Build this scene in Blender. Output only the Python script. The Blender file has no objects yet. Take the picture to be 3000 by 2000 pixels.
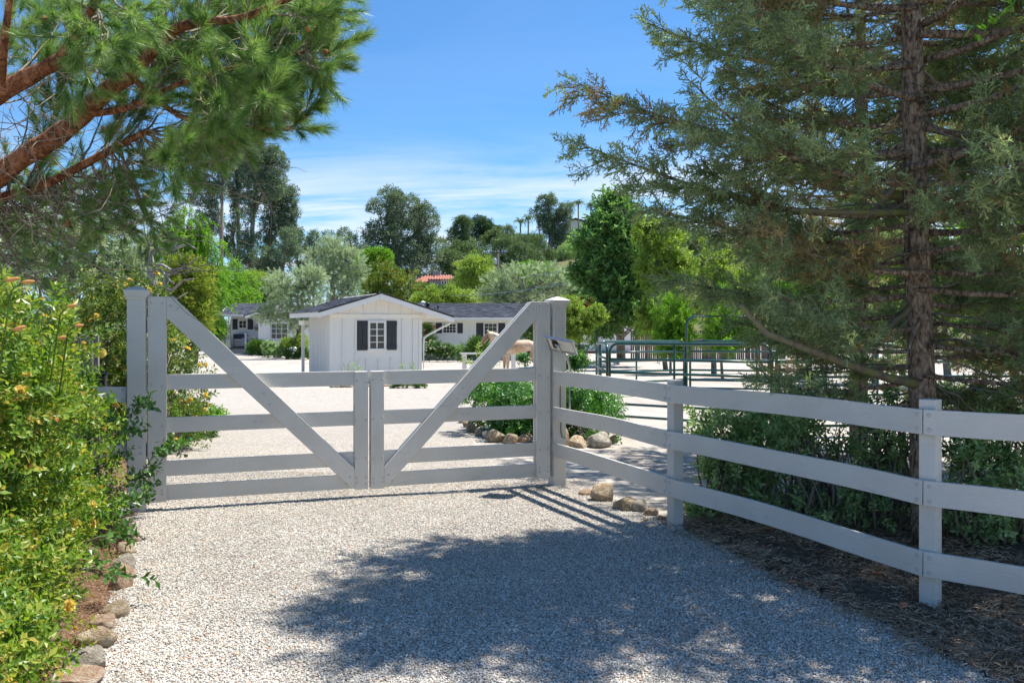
import bpy, math, random
import numpy as np
from mathutils import Vector, Matrix, Quaternion, noise

# ------------------------------------------------------------------ camera, sky, sun
sc = bpy.context.scene
COL = sc.collection
F = 2500.0          # focal length in photo pixels (photo is 3000 wide)
CH = 1.55           # camera height
HY = 955.0          # horizon row
cam_d = bpy.data.cameras.new("camera")
cam = bpy.data.objects.new("camera", cam_d); COL.objects.link(cam)
cam_d.sensor_width = 36.0; cam_d.lens = 36.0 * F / 3000.0
cam_d.shift_y = -45.0 / 3000.0
cam_d.clip_start = 0.05; cam_d.clip_end = 3000
cam.location = (0, 0, CH); cam.rotation_euler = (math.radians(90), 0, 0)
sc.camera = cam

SUN = Vector((0.43, 0.19, 1.0)).normalized()
world = bpy.data.worlds.new("World"); sc.world = world; world.use_nodes = True
nt = world.node_tree; nt.nodes.clear()
def W(t, **k):
    n = nt.nodes.new(t)
    for a, b in k.items(): setattr(n, a, b)
    return n
sky = W("ShaderNodeTexSky", sky_type='NISHITA')
sky.sun_disc = False
sky.sun_elevation = math.asin(SUN.z); sky.sun_rotation = math.atan2(SUN.x, SUN.y)
sky.altitude = 100; sky.air_density = 1.0; sky.dust_density = 0.3; sky.ozone_density = 2.0
geo = W("ShaderNodeTexCoord")
sep = W("ShaderNodeSeparateXYZ"); nt.links.new(geo.outputs["Generated"], sep.inputs[0])
# wispy cloud deck: project the direction on a plane high above
mz = W("ShaderNodeMath", operation='MAXIMUM'); nt.links.new(sep.outputs["Z"], mz.inputs[0]); mz.inputs[1].default_value = 0.0
az = W("ShaderNodeMath", operation='ADD'); nt.links.new(mz.outputs[0], az.inputs[0]); az.inputs[1].default_value = 0.12
dx = W("ShaderNodeMath", operation='DIVIDE'); nt.links.new(sep.outputs["X"], dx.inputs[0]); nt.links.new(az.outputs[0], dx.inputs[1])
dy = W("ShaderNodeMath", operation='DIVIDE'); nt.links.new(sep.outputs["Y"], dy.inputs[0]); nt.links.new(az.outputs[0], dy.inputs[1])
cmb = W("ShaderNodeCombineXYZ"); nt.links.new(dx.outputs[0], cmb.inputs[0]); nt.links.new(dy.outputs[0], cmb.inputs[1])
mp = W("ShaderNodeMapping"); nt.links.new(cmb.outputs[0], mp.inputs[0])
mp.inputs["Scale"].default_value = (0.42, 1.15, 1.0); mp.inputs["Rotation"].default_value = (0, 0, math.radians(-14)); mp.inputs["Location"].default_value = (3.1, 1.7, 0)
cn = W("ShaderNodeTexNoise"); nt.links.new(mp.outputs[0], cn.inputs["Vector"])
cn.inputs["Scale"].default_value = 1.3; cn.inputs["Detail"].default_value = 9; cn.inputs["Roughness"].default_value = 0.62; cn.inputs["Distortion"].default_value = 0.6
cr = W("ShaderNodeMapRange"); nt.links.new(cn.outputs["Fac"], cr.inputs[0])
cr.inputs[1].default_value = 0.36; cr.inputs[2].default_value = 0.64; cr.interpolation_type = 'SMOOTHSTEP'
el = W("ShaderNodeMapRange"); nt.links.new(sep.outputs["Z"], el.inputs[0]); el.interpolation_type = 'SMOOTHSTEP'
el.inputs[1].default_value = 0.235; el.inputs[2].default_value = 0.12; el.inputs[3].default_value = 0.04; el.inputs[4].default_value = 0.9
cm = W("ShaderNodeMath", operation='MULTIPLY'); nt.links.new(cr.outputs[0], cm.inputs[0]); nt.links.new(el.outputs[0], cm.inputs[1])
tint = W("ShaderNodeMix", data_type='RGBA', blend_type='MULTIPLY'); tint.inputs[0].default_value = 1.0
nt.links.new(sky.outputs[0], tint.inputs[6]); tint.inputs[7].default_value = (0.42, 0.74, 1.0, 1)
mixc = W("ShaderNodeMix", data_type='RGBA'); nt.links.new(cm.outputs[0], mixc.inputs[0]); nt.links.new(tint.outputs[2], mixc.inputs[6]); mixc.inputs[7].default_value = (5.6, 5.9, 6.4, 1)
bg = W("ShaderNodeBackground"); bg.inputs[1].default_value = 0.092
nt.links.new(mixc.outputs[2], bg.inputs[0])
wo = W("ShaderNodeOutputWorld"); nt.links.new(bg.outputs[0], wo.inputs[0])

sun_d = bpy.data.lights.new("sun", 'SUN'); sun_d.energy = 4.6; sun_d.angle = math.radians(0.53); sun_d.color = (1.0, 0.95, 0.87)
sun = bpy.data.objects.new("sun", sun_d); COL.objects.link(sun)
sun.rotation_euler = SUN.to_track_quat('Z', 'Y').to_euler(); sun.location = (20, 10, 40)
sc.view_settings.view_transform = 'Standard'; sc.view_settings.look = 'None'
sc.view_settings.exposure = 1.0; sc.view_settings.gamma = 1.0; sc.view_settings.use_curve_mapping = False
sc.cycles.max_bounces = 6; sc.cycles.diffuse_bounces = 4; sc.cycles.glossy_bounces = 3; sc.cycles.transmission_bounces = 4; sc.cycles.transparent_max_bounces = 6
sc.cycles.use_denoising = True

# ------------------------------------------------------------------ helpers
rnd = random.Random(11)
rng = np.random.default_rng(11)
S = 3000.0 / 2352.0
def gz(y): return -0.0125 * max(0.0, y - 6.0)
def P(px, py, Y): return Vector(((px - 1500) / F * Y, Y, CH - (py - HY) / F * Y))
def V(vx, vy, Y): return P(vx * S, vy * S, Y)
def GP(px, py):
    s = (py - HY) / F
    Y = CH / s
    if Y > 6: Y = (CH - 0.075) / (s - 0.0125)
    return Vector(((px - 1500) / F * Y, Y, gz(Y)))
def MW(o):
    m = o.matrix_basis.copy()
    return MW(o.parent) @ m if o.parent else m

def tag(o, label=None, cat=None, group=None, kind=None):
    if label: o["label"] = label
    if cat: o["category"] = cat
    if group: o["group"] = group
    if kind: o["kind"] = kind
    return o
def thing(name, label, cat, loc=(0, 0, 0), rz=0.0, group=None):
    o = bpy.data.objects.new(name, None); COL.objects.link(o)
    o.empty_display_size = 0.1
    o.matrix_basis = Matrix.Translation(Vector(loc)) @ Matrix.Rotation(rz, 4, 'Z')
    return tag(o, label, cat, group)
def link(name, me, parent=None, world=None, local=None):
    o = bpy.data.objects.new(name, me); COL.objects.link(o)
    if parent: o.parent = parent
    if world is not None: o.matrix_basis = (MW(parent).inverted() @ world) if parent else world
    elif local is not None: o.matrix_basis = local
    return o
def copy_tree(o, parent=None):
    c = o.copy(); COL.objects.link(c); c.parent = parent
    for ch in list(o.children): copy_tree(ch, c)
    return c

class MB:
    def __init__(s): s.v = []; s.f = []
    def add(s, vs, fs):
        b = len(s.v); s.v.extend([tuple(x) for x in vs]); s.f.extend([tuple(i + b for i in f) for f in fs]); return s
    def box(s, c, d, M=None):
        x, y, z = d[0] / 2, d[1] / 2, d[2] / 2
        vs = [Vector((sx * x, sy * y, sz * z)) for sz in (-1, 1) for sy in (-1, 1) for sx in (-1, 1)]
        if M is not None: vs = [M @ q for q in vs]
        c = Vector(c)
        return s.add([q + c for q in vs], [(0, 2, 3, 1), (4, 5, 7, 6), (0, 1, 5, 4), (2, 6, 7, 3), (0, 4, 6, 2), (1, 3, 7, 5)])
    def tube(s, pts, rad, seg=8, cap=True):
        pts = [Vector(p) for p in pts]; n = len(pts)
        if not hasattr(rad, '__len__'): rad = [rad] * n
        vs = []; ref = None
        for i, p in enumerate(pts):
            t = (pts[min(i + 1, n - 1)] - pts[max(i - 1, 0)]).normalized()
            if ref is None:
                ref = Vector((0, 0, 1)) if abs(t.z) < 0.9 else Vector((1, 0, 0))
            a = t.cross(ref).normalized(); b = t.cross(a); ref = -b if False else ref
            for k in range(seg):
                an = 2 * math.pi * k / seg
                vs.append(p + (a * math.cos(an) + b * math.sin(an)) * rad[i])
        fs = [(i * seg + k, i * seg + (k + 1) % seg, (i + 1) * seg + (k + 1) % seg, (i + 1) * seg + k) for i in range(n - 1) for k in range(seg)]
        if cap: fs += [tuple(range(seg - 1, -1, -1)), tuple((n - 1) * seg + k for k in range(seg))]
        return s.add(vs, fs)
    def prism(s, poly, y0, y1):   # polygon in XZ, extruded along Y
        n = len(poly)
        vs = [(x, y0, z) for x, z in poly] + [(x, y1, z) for x, z in poly]
        return s.add(vs, [tuple(range(n)), tuple(range(2 * n - 1, n - 1, -1))] + [(i, i + n, (i + 1) % n + n, (i + 1) % n) for i in range(n)])
    def mesh(s, name, mat, smooth=False):
        me = bpy.data.meshes.new(name); me.from_pydata(s.v, [], s.f)
        if mat: me.materials.append(mat)
        if smooth: me.polygons.foreach_set("use_smooth", [True] * len(me.polygons))
        me.update(); return me
    def build(s, name, mat, parent=None, local=None, world=None, smooth=False, bev=0):
        o = link(name, s.mesh(name, mat, smooth), parent, world, local)
        if bev: bevel(o, bev)
        return o
def bevel(o, w=0.004, seg=2):
    b = o.modifiers.new("bevel", 'BEVEL'); b.width = w; b.segments = seg; b.limit_method = 'ANGLE'; b.angle_limit = math.radians(35)

_boards = {}
def frame(p0, xd, n):
    x = Vector(xd).normalized(); n = Vector(n); y = (n - x * n.dot(x)).normalized(); z = x.cross(y)
    M = Matrix((x, y, z)).transposed().to_4x4(); M.translation = Vector(p0); return M
def board(name, p0, p1, w, t, n, mat, parent, bev=0.004, label=None, wob=0.0):
    """a timber from p0 to p1; w across, t thick along n; the mesh runs along local X so the grain does too"""
    p0, p1 = Vector(p0), Vector(p1); L = (p1 - p0).length
    key = (round(L, 3), w, t, mat.name, bev, name)
    if wob or key not in _boards:
        m = MB(); ns = 8 if wob else 1
        vs = []; fs = []
        ph = rnd.uniform(0, 6)
        for i in range(ns + 1):
            u = i / ns; off = wob * math.sin(math.pi * u) + (wob * 0.25 * math.sin(u * 9 + ph) if 0 < i < ns else 0)
            for sy, sz in ((-1, -1), (1, -1), (1, 1), (-1, 1)):
                vs.append((u * L, sy * t / 2, sz * w / 2 + off))
        for i in range(ns):
            for k in range(4): fs.append((i * 4 + k, (i + 1) * 4 + k, (i + 1) * 4 + (k + 1) % 4, i * 4 + (k + 1) % 4))
        fs += [(0, 1, 2, 3), (ns * 4 + 3, ns * 4 + 2, ns * 4 + 1, ns * 4)]
        m.add(vs, fs); me = m.mesh(name, mat)
        if not wob: _boards[key] = me
    else: me = _boards[key]
    o = link(name, me, parent, world=frame(p0, p1 - p0, n))
    if bev: bevel(o, bev)
    if label: o["label"] = label
    return o

# ------------------------------------------------------------------ materials
def M_new(name):
    m = bpy.data.materials.new(name); m.use_nodes = True; t = m.node_tree; t.nodes.clear()
    return m, t
def nd(t, ty, ins=None, **k):
    n = t.nodes.new(ty)
    for a, b in k.items(): setattr(n, a, b)
    for a, b in (ins or {}).items():
        if isinstance(b, bpy.types.NodeSocket): t.links.new(b, n.inputs[a])
        else: n.inputs[a].default_value = b
    return n
def c4(c): return (c[0], c[1], c[2], 1.0)
def ramp(t, fac, stops):
    r = nd(t, "ShaderNodeValToRGB", {0: fac}); e = r.color_ramp.elements
    while len(e) < len(stops): e.new(0.5)
    for i, (p, c) in enumerate(stops): e[i].position = p; e[i].color = c4(c)
    return r.outputs[0]
def coords(t, kind="Object", scale=(1, 1, 1)):
    tc = nd(t, "ShaderNodeTexCoord")
    return nd(t, "ShaderNodeMapping", {"Vector": tc.outputs[kind], "Scale": scale}).outputs[0]
def noi(t, vec, scale, detail=5, rough=0.6, dist=0.0):
    return nd(t, "ShaderNodeTexNoise", {"Vector": vec, "Scale": scale, "Detail": detail, "Roughness": rough, "Distortion": dist}).outputs["Fac"]
def out(t, sh): nd(t, "ShaderNodeOutputMaterial", {0: sh})
def pm(name, stops, scale=5, rough=0.8, bump=0.3, bscale=None, stretch=(1, 1, 1), metal=0.0, spec=0.3, dist=0.0, bdist=0.01, detail=6, kind="Object"):
    m, t = M_new(name); v = coords(t, kind, stretch)
    f = noi(t, v, scale, detail, 0.65, dist); c = ramp(t, f, stops)
    b = nd(t, "ShaderNodeBump", {"Height": noi(t, v, bscale or scale * 3, 6, 0.65), "Strength": bump, "Distance": bdist})
    p = nd(t, "ShaderNodeBsdfPrincipled", {"Base Color": c, "Roughness": rough, "Metallic": metal, "Specular IOR Level": spec, "Normal": b.outputs[0]})
    out(t, p.outputs[0]); return m
def white_paint(name, base=(0.64, 0.62, 0.575), dirt=(0.42, 0.39, 0.33), amt=0.75, gloss=0.42):
    m, t = M_new(name); v = coords(t, "Object", (0.35, 3, 3)); w = coords(t, "Object", (1, 1, 1))
    oi = nd(t, "ShaderNodeObjectInfo")
    off = nd(t, "ShaderNodeVectorMath", {0: w, 1: oi.outputs["Location"]}, operation='ADD').outputs[0]
    big = ramp(t, noi(t, off, 2.2, 6, 0.6), [(0.35, (0, 0, 0)), (0.75, (1, 1, 1))])
    scuff = ramp(t, noi(t, nd(t, "ShaderNodeVectorMath", {0: v, 1: oi.outputs["Location"]}, operation='ADD').outputs[0], 14, 4, 0.7), [(0.61, (0, 0, 0)), (0.72, (1, 1, 1))])
    f = nd(t, "ShaderNodeMath", {0: big, 1: amt * 0.55}, operation='MULTIPLY').outputs[0]
    c1 = nd(t, "ShaderNodeMix", {0: f, 6: c4(base), 7: c4(dirt)}, data_type='RGBA').outputs[2]
    f2 = nd(t, "ShaderNodeMath", {0: scuff, 1: amt * 0.8}, operation='MULTIPLY').outputs[0]
    c2 = nd(t, "ShaderNodeMix", {0: f2, 6: c1, 7: (0.42, 0.41, 0.39, 1)}, data_type='RGBA').outputs[2]
    grain = noi(t, coords(t, "Object", (1.2, 30, 30)), 6, 5, 0.6)
    b = nd(t, "ShaderNodeBump", {"Height": grain, "Strength": 0.6, "Distance": 0.006}).outputs[0]
    p = nd(t, "ShaderNodeBsdfPrincipled", {"Base Color": c2, "Roughness": gloss, "Specular IOR Level": 0.4, "Normal": b})
    out(t, p.outputs[0]); return m
def leaf_mat(name, stops, trans=0.35, rough=0.5, spec=0.3, tcol=1.6):
    """colour varies from spray to spray and from leaf to leaf"""
    m, t = M_new(name)
    oi = nd(t, "ShaderNodeObjectInfo"); at = nd(t, "ShaderNodeAttribute", attribute_name="lv", attribute_type='GEOMETRY')
    a = nd(t, "ShaderNodeMath", {0: oi.outputs["Random"], 1: 0.5}, operation='MULTIPLY').outputs[0]
    f = nd(t, "ShaderNodeMath", {0: at.outputs["Fac"], 1: 0.5, 2: a}, operation='MULTIPLY_ADD').outputs[0]
    c = ramp(t, f, stops)
    p = nd(t, "ShaderNodeBsdfPrincipled", {"Base Color": c, "Roughness": rough, "Specular IOR Level": spec})
    tc = nd(t, "ShaderNodeMix", {0: 1.0, 6: c, 7: (tcol, tcol * 1.02, tcol * 0.55, 1)}, data_type='RGBA', blend_type='MULTIPLY').outputs[2]
    tr = nd(t, "ShaderNodeBsdfTranslucent", {"Color": tc})
    mx = nd(t, "ShaderNodeMixShader", {0: trans, 1: p.outputs[0], 2: tr.outputs[0]})
    out(t, mx.outputs[0]); return m

WHITE = white_paint("white_painted_timber")
WHITE_WALL = white_paint("white_painted_siding", (0.76, 0.75, 0.71), (0.62, 0.60, 0.55), 0.22, 0.6)
CREAM = white_paint("warm_white_trim", (0.80, 0.78, 0.72), (0.6, 0.57, 0.5), 0.2, 0.55)
SHUT = pm("charcoal_shutter_paint", [(0.3, (0.028, 0.031, 0.036)), (0.7, (0.045, 0.048, 0.054))], 4, 0.5, 0.1)
NAIL = pm("painted_over_screw_head", [(0.3, (0.42, 0.41, 0.40)), (0.7, (0.55, 0.54, 0.52))], 30, 0.5, 0.1)
GALV = pm("galvanised_steel", [(0.3, (0.35, 0.36, 0.37)), (0.7, (0.55, 0.56, 0.57))], 20, 0.3, 0.1, metal=0.9)
BLACKP = pm("black_plastic", [(0.3, (0.012, 0.012, 0.013)), (0.7, (0.025, 0.025, 0.026))], 8, 0.4, 0.05)
DARKGLASS = pm("dark_window_glass", [(0.3, (0.02, 0.022, 0.022)), (0.7, (0.05, 0.05, 0.045))], 2, 0.08, 0.0, spec=0.6)
CURTAIN = pm("pale_curtain", [(0.3, (0.38, 0.35, 0.3)), (0.7, (0.5, 0.47, 0.42))], 6, 0.9, 0.3, stretch=(12, 1, 1))
PIPE = pm("green_painted_pipe", [(0.3, (0.010, 0.050, 0.042)), (0.6, (0.016, 0.075, 0.062)), (0.75, (0.07, 0.10, 0.08))], 9, 0.28, 0.1, spec=0.6)
ROOF = pm("slate_grey_shingle", [(0.2, (0.030, 0.035, 0.045)), (0.5, (0.060, 0.068, 0.085)), (0.8, (0.105, 0.112, 0.13))], 3.5, 0.85, 0.6, bscale=90, stretch=(1, 1, 1), detail=8, kind="Generated")
def shingle_mat():
    m, t = M_new("slate_grey_shingle_tabs"); at = nd(t, "ShaderNodeAttribute", attribute_name="lv", attribute_type='GEOMETRY')
    c = ramp(t, at.outputs["Fac"], [(0.0, (0.030, 0.034, 0.045)), (0.5, (0.062, 0.070, 0.090)), (1.0, (0.115, 0.124, 0.148))])
    b = nd(t, "ShaderNodeBump", {"Height": noi(t, coords(t), 80, 3), "Strength": 0.5, "Distance": 0.004}).outputs[0]
    out(t, nd(t, "ShaderNodeBsdfPrincipled", {"Base Color": c, "Roughness": 0.85, "Specular IOR Level": 0.25, "Normal": b}).outputs[0]); return m
TABS = shingle_mat()
ROCK = [pm("rock_tan", [(0.3, (0.329, 0.228, 0.138)), (0.5, (0.549, 0.420, 0.276)), (0.68, (0.756, 0.648, 0.494))], 2.2, 0.9, 1.0, bscale=9, bdist=0.05, dist=.6),
        pm("rock_grey", [(0.3, (0.293, 0.252, 0.196)), (0.5, (0.512, 0.456, 0.368)), (0.68, (0.781, 0.720, 0.609))], 2.4, 0.9, 1.0, bscale=10, bdist=0.05, dist=.6),
        pm("rock_rose", [(0.3, (0.403, 0.240, 0.149)), (0.5, (0.610, 0.420, 0.287)), (0.68, (0.800, 0.684, 0.540))], 2.0, 0.9, 1.0, bscale=9, bdist=0.05, dist=.6)]
BARK_RED = pm("red_brown_pine_bark", [(0.32, (0.04, 0.018, 0.010)), (0.46, (0.22, 0.085, 0.038)), (0.58, (0.42, 0.18, 0.085)), (0.74, (0.58, 0.36, 0.24))], 16, 0.9, 1.0, bscale=34, stretch=(1, 1, 0.6), dist=1.2, bdist=0.05)
BARK_TWIG = pm("grey_brown_twig_bark", [(0.3, (0.15, 0.115, 0.085)), (0.7, (0.36, 0.31, 0.24))], 12, 0.9, 0.5)
BARK_CYP = pm("scaly_grey_brown_bark", [(0.36, (0.06, 0.042, 0.032)), (0.48, (0.27, 0.19, 0.135)), (0.6, (0.50, 0.385, 0.28)), (0.8, (0.62, 0.53, 0.39))], 26, 0.92, 1.0, bscale=48, stretch=(1.5, 1.5, 0.6), dist=0.5, bdist=0.03)
BARK_MOSS = pm("mossy_branch_bark", [(0.3, (0.12, 0.10, 0.06)), (0.5, (0.24, 0.21, 0.14)), (0.62, (0.2, 0.24, 0.05)), (0.8, (0.33, 0.32, 0.22))], 10, 0.9, 0.9, bscale=40, bdist=0.015)
BARK_DARK = pm("dark_trunk_bark", [(0.3, (0.035, 0.03, 0.026)), (0.7, (0.12, 0.10, 0.085))], 5, 0.9, 0.8, stretch=(1, 1, 0.3))
BARK_PALE = pm("pale_trunk_bark", [(0.3, (0.10, 0.085, 0.07)), (0.7, (0.30, 0.27, 0.23))], 3, 0.9, 0.6, stretch=(1, 1, 0.3))
BARK_SNAG = pm("weathered_dead_wood", [(0.35, (0.06, 0.055, 0.055)), (0.5, (0.26, 0.24, 0.23)), (0.7, (0.5, 0.47, 0.44))], 6, 0.9, 0.8, stretch=(1, 1, 0.4))
STAKE = pm("weathered_grey_stake", [(0.3, (0.06, 0.055, 0.055)), (0.5, (0.2, 0.185, 0.18)), (0.75, (0.46, 0.43, 0.41))], 8, 0.92, 0.9, stretch=(3, 3, 0.25))
STAKE_B = pm("brown_fence_stake", [(0.3, (0.09, 0.065, 0.05)), (0.7, (0.24, 0.18, 0.14))], 6, 0.92, 0.6, stretch=(3, 3, 0.3))

L_CYP = leaf_mat("cypress_scale_leaves", [(0.0, (0.113, 0.152, 0.079)), (0.5, (0.236, 0.302, 0.163)), (0.82, (0.387, 0.496, 0.285)), (1.0, (0.613, 0.524, 0.211))], 0.38, 0.6)
L_CYPB = leaf_mat("cypress_brown_leaves", [(0.0, (0.132, 0.108, 0.054)), (0.5, (0.264, 0.216, 0.108)), (1.0, (0.480, 0.336, 0.180))], 0.3, 0.7)
L_PINE = leaf_mat("pine_needles", [(0.0, (0.073, 0.144, 0.037)), (0.5, (0.154, 0.279, 0.073)), (1.0, (0.330, 0.433, 0.154))], 0.3, 0.4, 0.5)
L_ROSE = leaf_mat("rose_leaves", [(0.0, (0.052, 0.112, 0.014)), (0.4, (0.120, 0.224, 0.024)), (0.68, (0.241, 0.335, 0.043)), (0.86, (0.413, 0.378, 0.066)), (0.96, (0.430, 0.172, 0.057))], 0.38, 0.4, 0.5)
L_ROSED = leaf_mat("dark_rose_leaves", [(0.0, (0.028, 0.077, 0.017)), (0.6, (0.070, 0.168, 0.035)), (1.0, (0.154, 0.280, 0.056))], 0.3, 0.35, 0.5)
L_CLIMB = leaf_mat("climbing_rose_leaves", [(0.0, (0.028, 0.063, 0.014)), (0.5, (0.084, 0.154, 0.025)), (1.0, (0.280, 0.308, 0.042))], 0.3, 0.45, 0.4)
L_CITRUS = leaf_mat("glossy_citrus_leaves", [(0.0, (0.022, 0.088, 0.015)), (0.6, (0.062, 0.206, 0.025)), (1.0, (0.200, 0.400, 0.050))], 0.3, 0.38, 0.6)
L_OLIVE = leaf_mat("olive_leaves", [(0.0, (0.121, 0.169, 0.097)), (0.5, (0.301, 0.385, 0.240)), (1.0, (0.626, 0.722, 0.506))], 0.25, 0.5, 0.4)
L_EUC = leaf_mat("eucalyptus_leaves", [(0.0, (0.048, 0.085, 0.057)), (0.5, (0.116, 0.177, 0.111)), (1.0, (0.266, 0.333, 0.199))], 0.25, 0.5)
L_PEP = leaf_mat("pepper_tree_leaves", [(0.0, (0.057, 0.138, 0.011)), (0.5, (0.127, 0.276, 0.023)), (1.0, (0.253, 0.425, 0.052))], 0.4, 0.5)
L_YEL = leaf_mat("yellow_green_leaves", [(0.0, (0.10, 0.17, 0.025)), (0.5, (0.21, 0.31, 0.05)), (1.0, (0.42, 0.52, 0.13))], 0.4, 0.5)
L_MID = leaf_mat("mid_green_leaves", [(0.0, (0.033, 0.078, 0.016)), (0.5, (0.072, 0.156, 0.029)), (1.0, (0.156, 0.260, 0.052))], 0.3, 0.45)
L_DARK = leaf_mat("dark_green_leaves", [(0.0, (0.016, 0.042, 0.016)), (0.5, (0.039, 0.091, 0.029)), (1.0, (0.085, 0.156, 0.052))], 0.25, 0.45)
L_OAK = leaf_mat("hillside_oak_leaves", [(0.0, (0.049, 0.085, 0.039)), (0.5, (0.106, 0.168, 0.071)), (1.0, (0.194, 0.266, 0.106))], 0.25, 0.5)
L_CON = leaf_mat("conifer_sprays", [(0.0, (0.059, 0.120, 0.042)), (0.5, (0.132, 0.264, 0.078)), (1.0, (0.290, 0.480, 0.144))], 0.35, 0.5)
L_ORNG = leaf_mat("berry_tree_leaves", [(0.0, (0.05, 0.11, 0.015)), (0.6, (0.14, 0.21, 0.025)), (0.8, (0.26, 0.27, 0.04)), (0.92, (0.5, 0.2, 0.03))], 0.35, 0.5)
L_RED = leaf_mat("red_blossom", [(0.0, (0.3, 0.02, 0.015)), (1.0, (0.6, 0.05, 0.03))], 0.3, 0.5)
L_WHITE = leaf_mat("white_blossom", [(0.0, (0.6, 0.6, 0.55)), (1.0, (0.85, 0.85, 0.8))], 0.3, 0.5, tcol=1.0)
L_YROSE = leaf_mat("yellow_rose_petals", [(0.0, (0.72, 0.5, 0.12)), (0.6, (0.85, 0.68, 0.24)), (1.0, (0.9, 0.8, 0.45))], 0.35, 0.6, tcol=1.1)
L_SHRUB = leaf_mat("grey_green_shrub_leaves", [(0.0, (0.103, 0.178, 0.075)), (0.5, (0.241, 0.374, 0.161)), (1.0, (0.550, 0.688, 0.324))], 0.3, 0.45)
L_BROWNJ = leaf_mat("olive_brown_juniper", [(0.0, (0.09, 0.15, 0.02)), (0.5, (0.20, 0.28, 0.04)), (1.0, (0.36, 0.34, 0.07))], 0.4, 0.55)

# ------------------------------------------------------------------ foliage: sprays placed on points
def rv(r): # random unit vector
    z = r.uniform(-1, 1); a = r.uniform(0, 2 * math.pi); q = math.sqrt(1 - z * z)
    return Vector((q * math.cos(a), q * math.sin(a), z))
class LM:
    def __init__(s): s.v = []; s.f = []; s.lv = []
    def leaf(s, b, d, l, w, r, fold=0.12, val=None, mid=0.45, up=None):
        d = d.normalized(); sd = d.cross(up if up is not None else rv(r))
        if sd.length < 1e-3: sd = d.cross(Vector((0.3, 0.5, 0.8)))
        sd.normalize(); u = sd.cross(d)
        n = len(s.v); m = b + d * l * mid + u * (w * fold)
        s.v += [b, m + sd * w / 2, b + d * l - u * (l * 0.08), m - sd * w / 2]
        s.f += [(n, n + 1, n + 2), (n, n + 2, n + 3)]
        val = r.random() if val is None else val
        s.lv += [val, val]
    def strip(s, a, b, w, r, val=0.1):
        d = (b - a); sd = d.cross(rv(r)).normalized() * w / 2; n = len(s.v)
        s.v += [a - sd, a + sd, b + sd * 0.6, b - sd * 0.6]; s.f += [(n, n + 1, n + 2), (n, n + 2, n + 3)]; s.lv += [val, val]
    def needle(s, a, d, l, w, r, val=None):
        sd = d.cross(rv(r)).normalized() * w / 2; n = len(s.v)
        s.v += [a - sd, a + sd, a + d * l]; s.f += [(n, n + 1, n + 2)]; s.lv += [r.random() if val is None else val]
def sh_broad(r, n=16, ll=0.30, lw=0.13, ang=0.9, droop=0.0, stem=0.012):
    m = LM(); 
    for i in range(n):
        z = 0.08 + 0.92 * (i / n); a = i * 2.4 + r.uniform(-.4, .4)
        rad = Vector((math.cos(a), math.sin(a), 0)); d = rad * math.sin(ang) + Vector((0, 0, math.cos(ang))) + Vector((0, 0, -droop)) + rv(r) * 0.3
        b = Vector((0, 0, z * 0.85)) + rad * 0.03; l = ll * r.uniform(.7, 1.15)
        m.leaf(b, d, l, lw * r.uniform(.8, 1.15), r, up=Vector((0, 0, 1)) + rv(r) * 0.5)
    m.strip(Vector((0, 0, 0)), Vector((0, 0, .95)), stem, r, 0.0)
    return m
def sh_clump(r, n=28, ll=0.26, lw=0.125):   # loose leaf clump for far crowns
    m = LM()
    for i in range(n):
        b = rv(r) * (r.random() ** 0.5) * 0.5; b.z = b.z * 0.7 + 0.45
        d = b - Vector((0, 0, 0.2)) + rv(r) * 0.6
        m.leaf(b, d, ll * r.uniform(.7, 1.3), lw * r.uniform(.7, 1.3), r)
    return m
def sh_pine(r, n=85):
    m = LM()
    for i in range(n):
        z = r.random() * 0.5; a = r.uniform(0, 6.283); th = r.uniform(0.18, 0.95) * (1.15 - z)
        d = Vector((math.cos(a) * math.sin(th), math.sin(a) * math.sin(th), math.cos(th)))
        m.needle(Vector((0, 0, z)) + d * 0.02, d, r.uniform(.42, .62), 0.017, r)
    m.strip(Vector((0, 0, 0)), Vector((0, 0, .55)), 0.035, r, 0.0)
    return m
def sh_cyp(r, n=12, wd=0.042):
    m = LM()
    def twig(a, d, l, w, lev):
        b = a + d * l; m.strip(a, b, w, r, r.random())
        if lev < 2:
            k = 6 if lev == 0 else 4
            k = n if lev == 0 else k
            for i in range(k):
                t = 0.1 + 0.9 * (i + r.random() * 0.5) / k
                dd = (d + rv(r) * 0.95).normalized()
                if dd.dot(d) < 0.2: dd = (dd + d).normalized()
                twig(a + d * l * t, dd, l * (0.42 if lev == 0 else 0.45) * (1.15 - 0.5 * t), w * 0.95, lev + 1)
    twig(Vector((0, 0, 0)), Vector((0, 0, 1)), 1.0, wd, 0)
    return m
def sh_weep(r, n=34):
    m = LM(); p = Vector((0, 0, 0)); pts = [p.copy()]
    sx, sy = r.uniform(-.15, .15), r.uniform(-.15, .15)
    for i in range(n):
        t = i / n; b = Vector((sx * t * t, sy * t * t, t)); a = i * math.pi + r.uniform(-.6, .6)
        d = Vector((math.cos(a), math.sin(a), 0.9)); m.leaf(b, d, 0.17 * r.uniform(.7, 1.2), 0.05, r)
    m.strip(Vector((0, 0, 0)), Vector((sx, sy, 1)), 0.012, r, 0.3)
    return m
def sh_flower(r, n=22):
    m = LM()
    for i in range(n):
        th = 1.35 * math.sqrt((i + .5) / n); a = i * 2.4
        d = Vector((math.cos(a) * math.sin(th), math.sin(a) * math.sin(th), math.cos(th)))
        m.leaf(d * 0.08, d + rv(r) * .15, 0.5 * r.uniform(.8, 1.1), 0.66, r, up=Vector((0, 0, 1)) + rv(r) * .4, mid=0.65)
    return m
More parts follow.
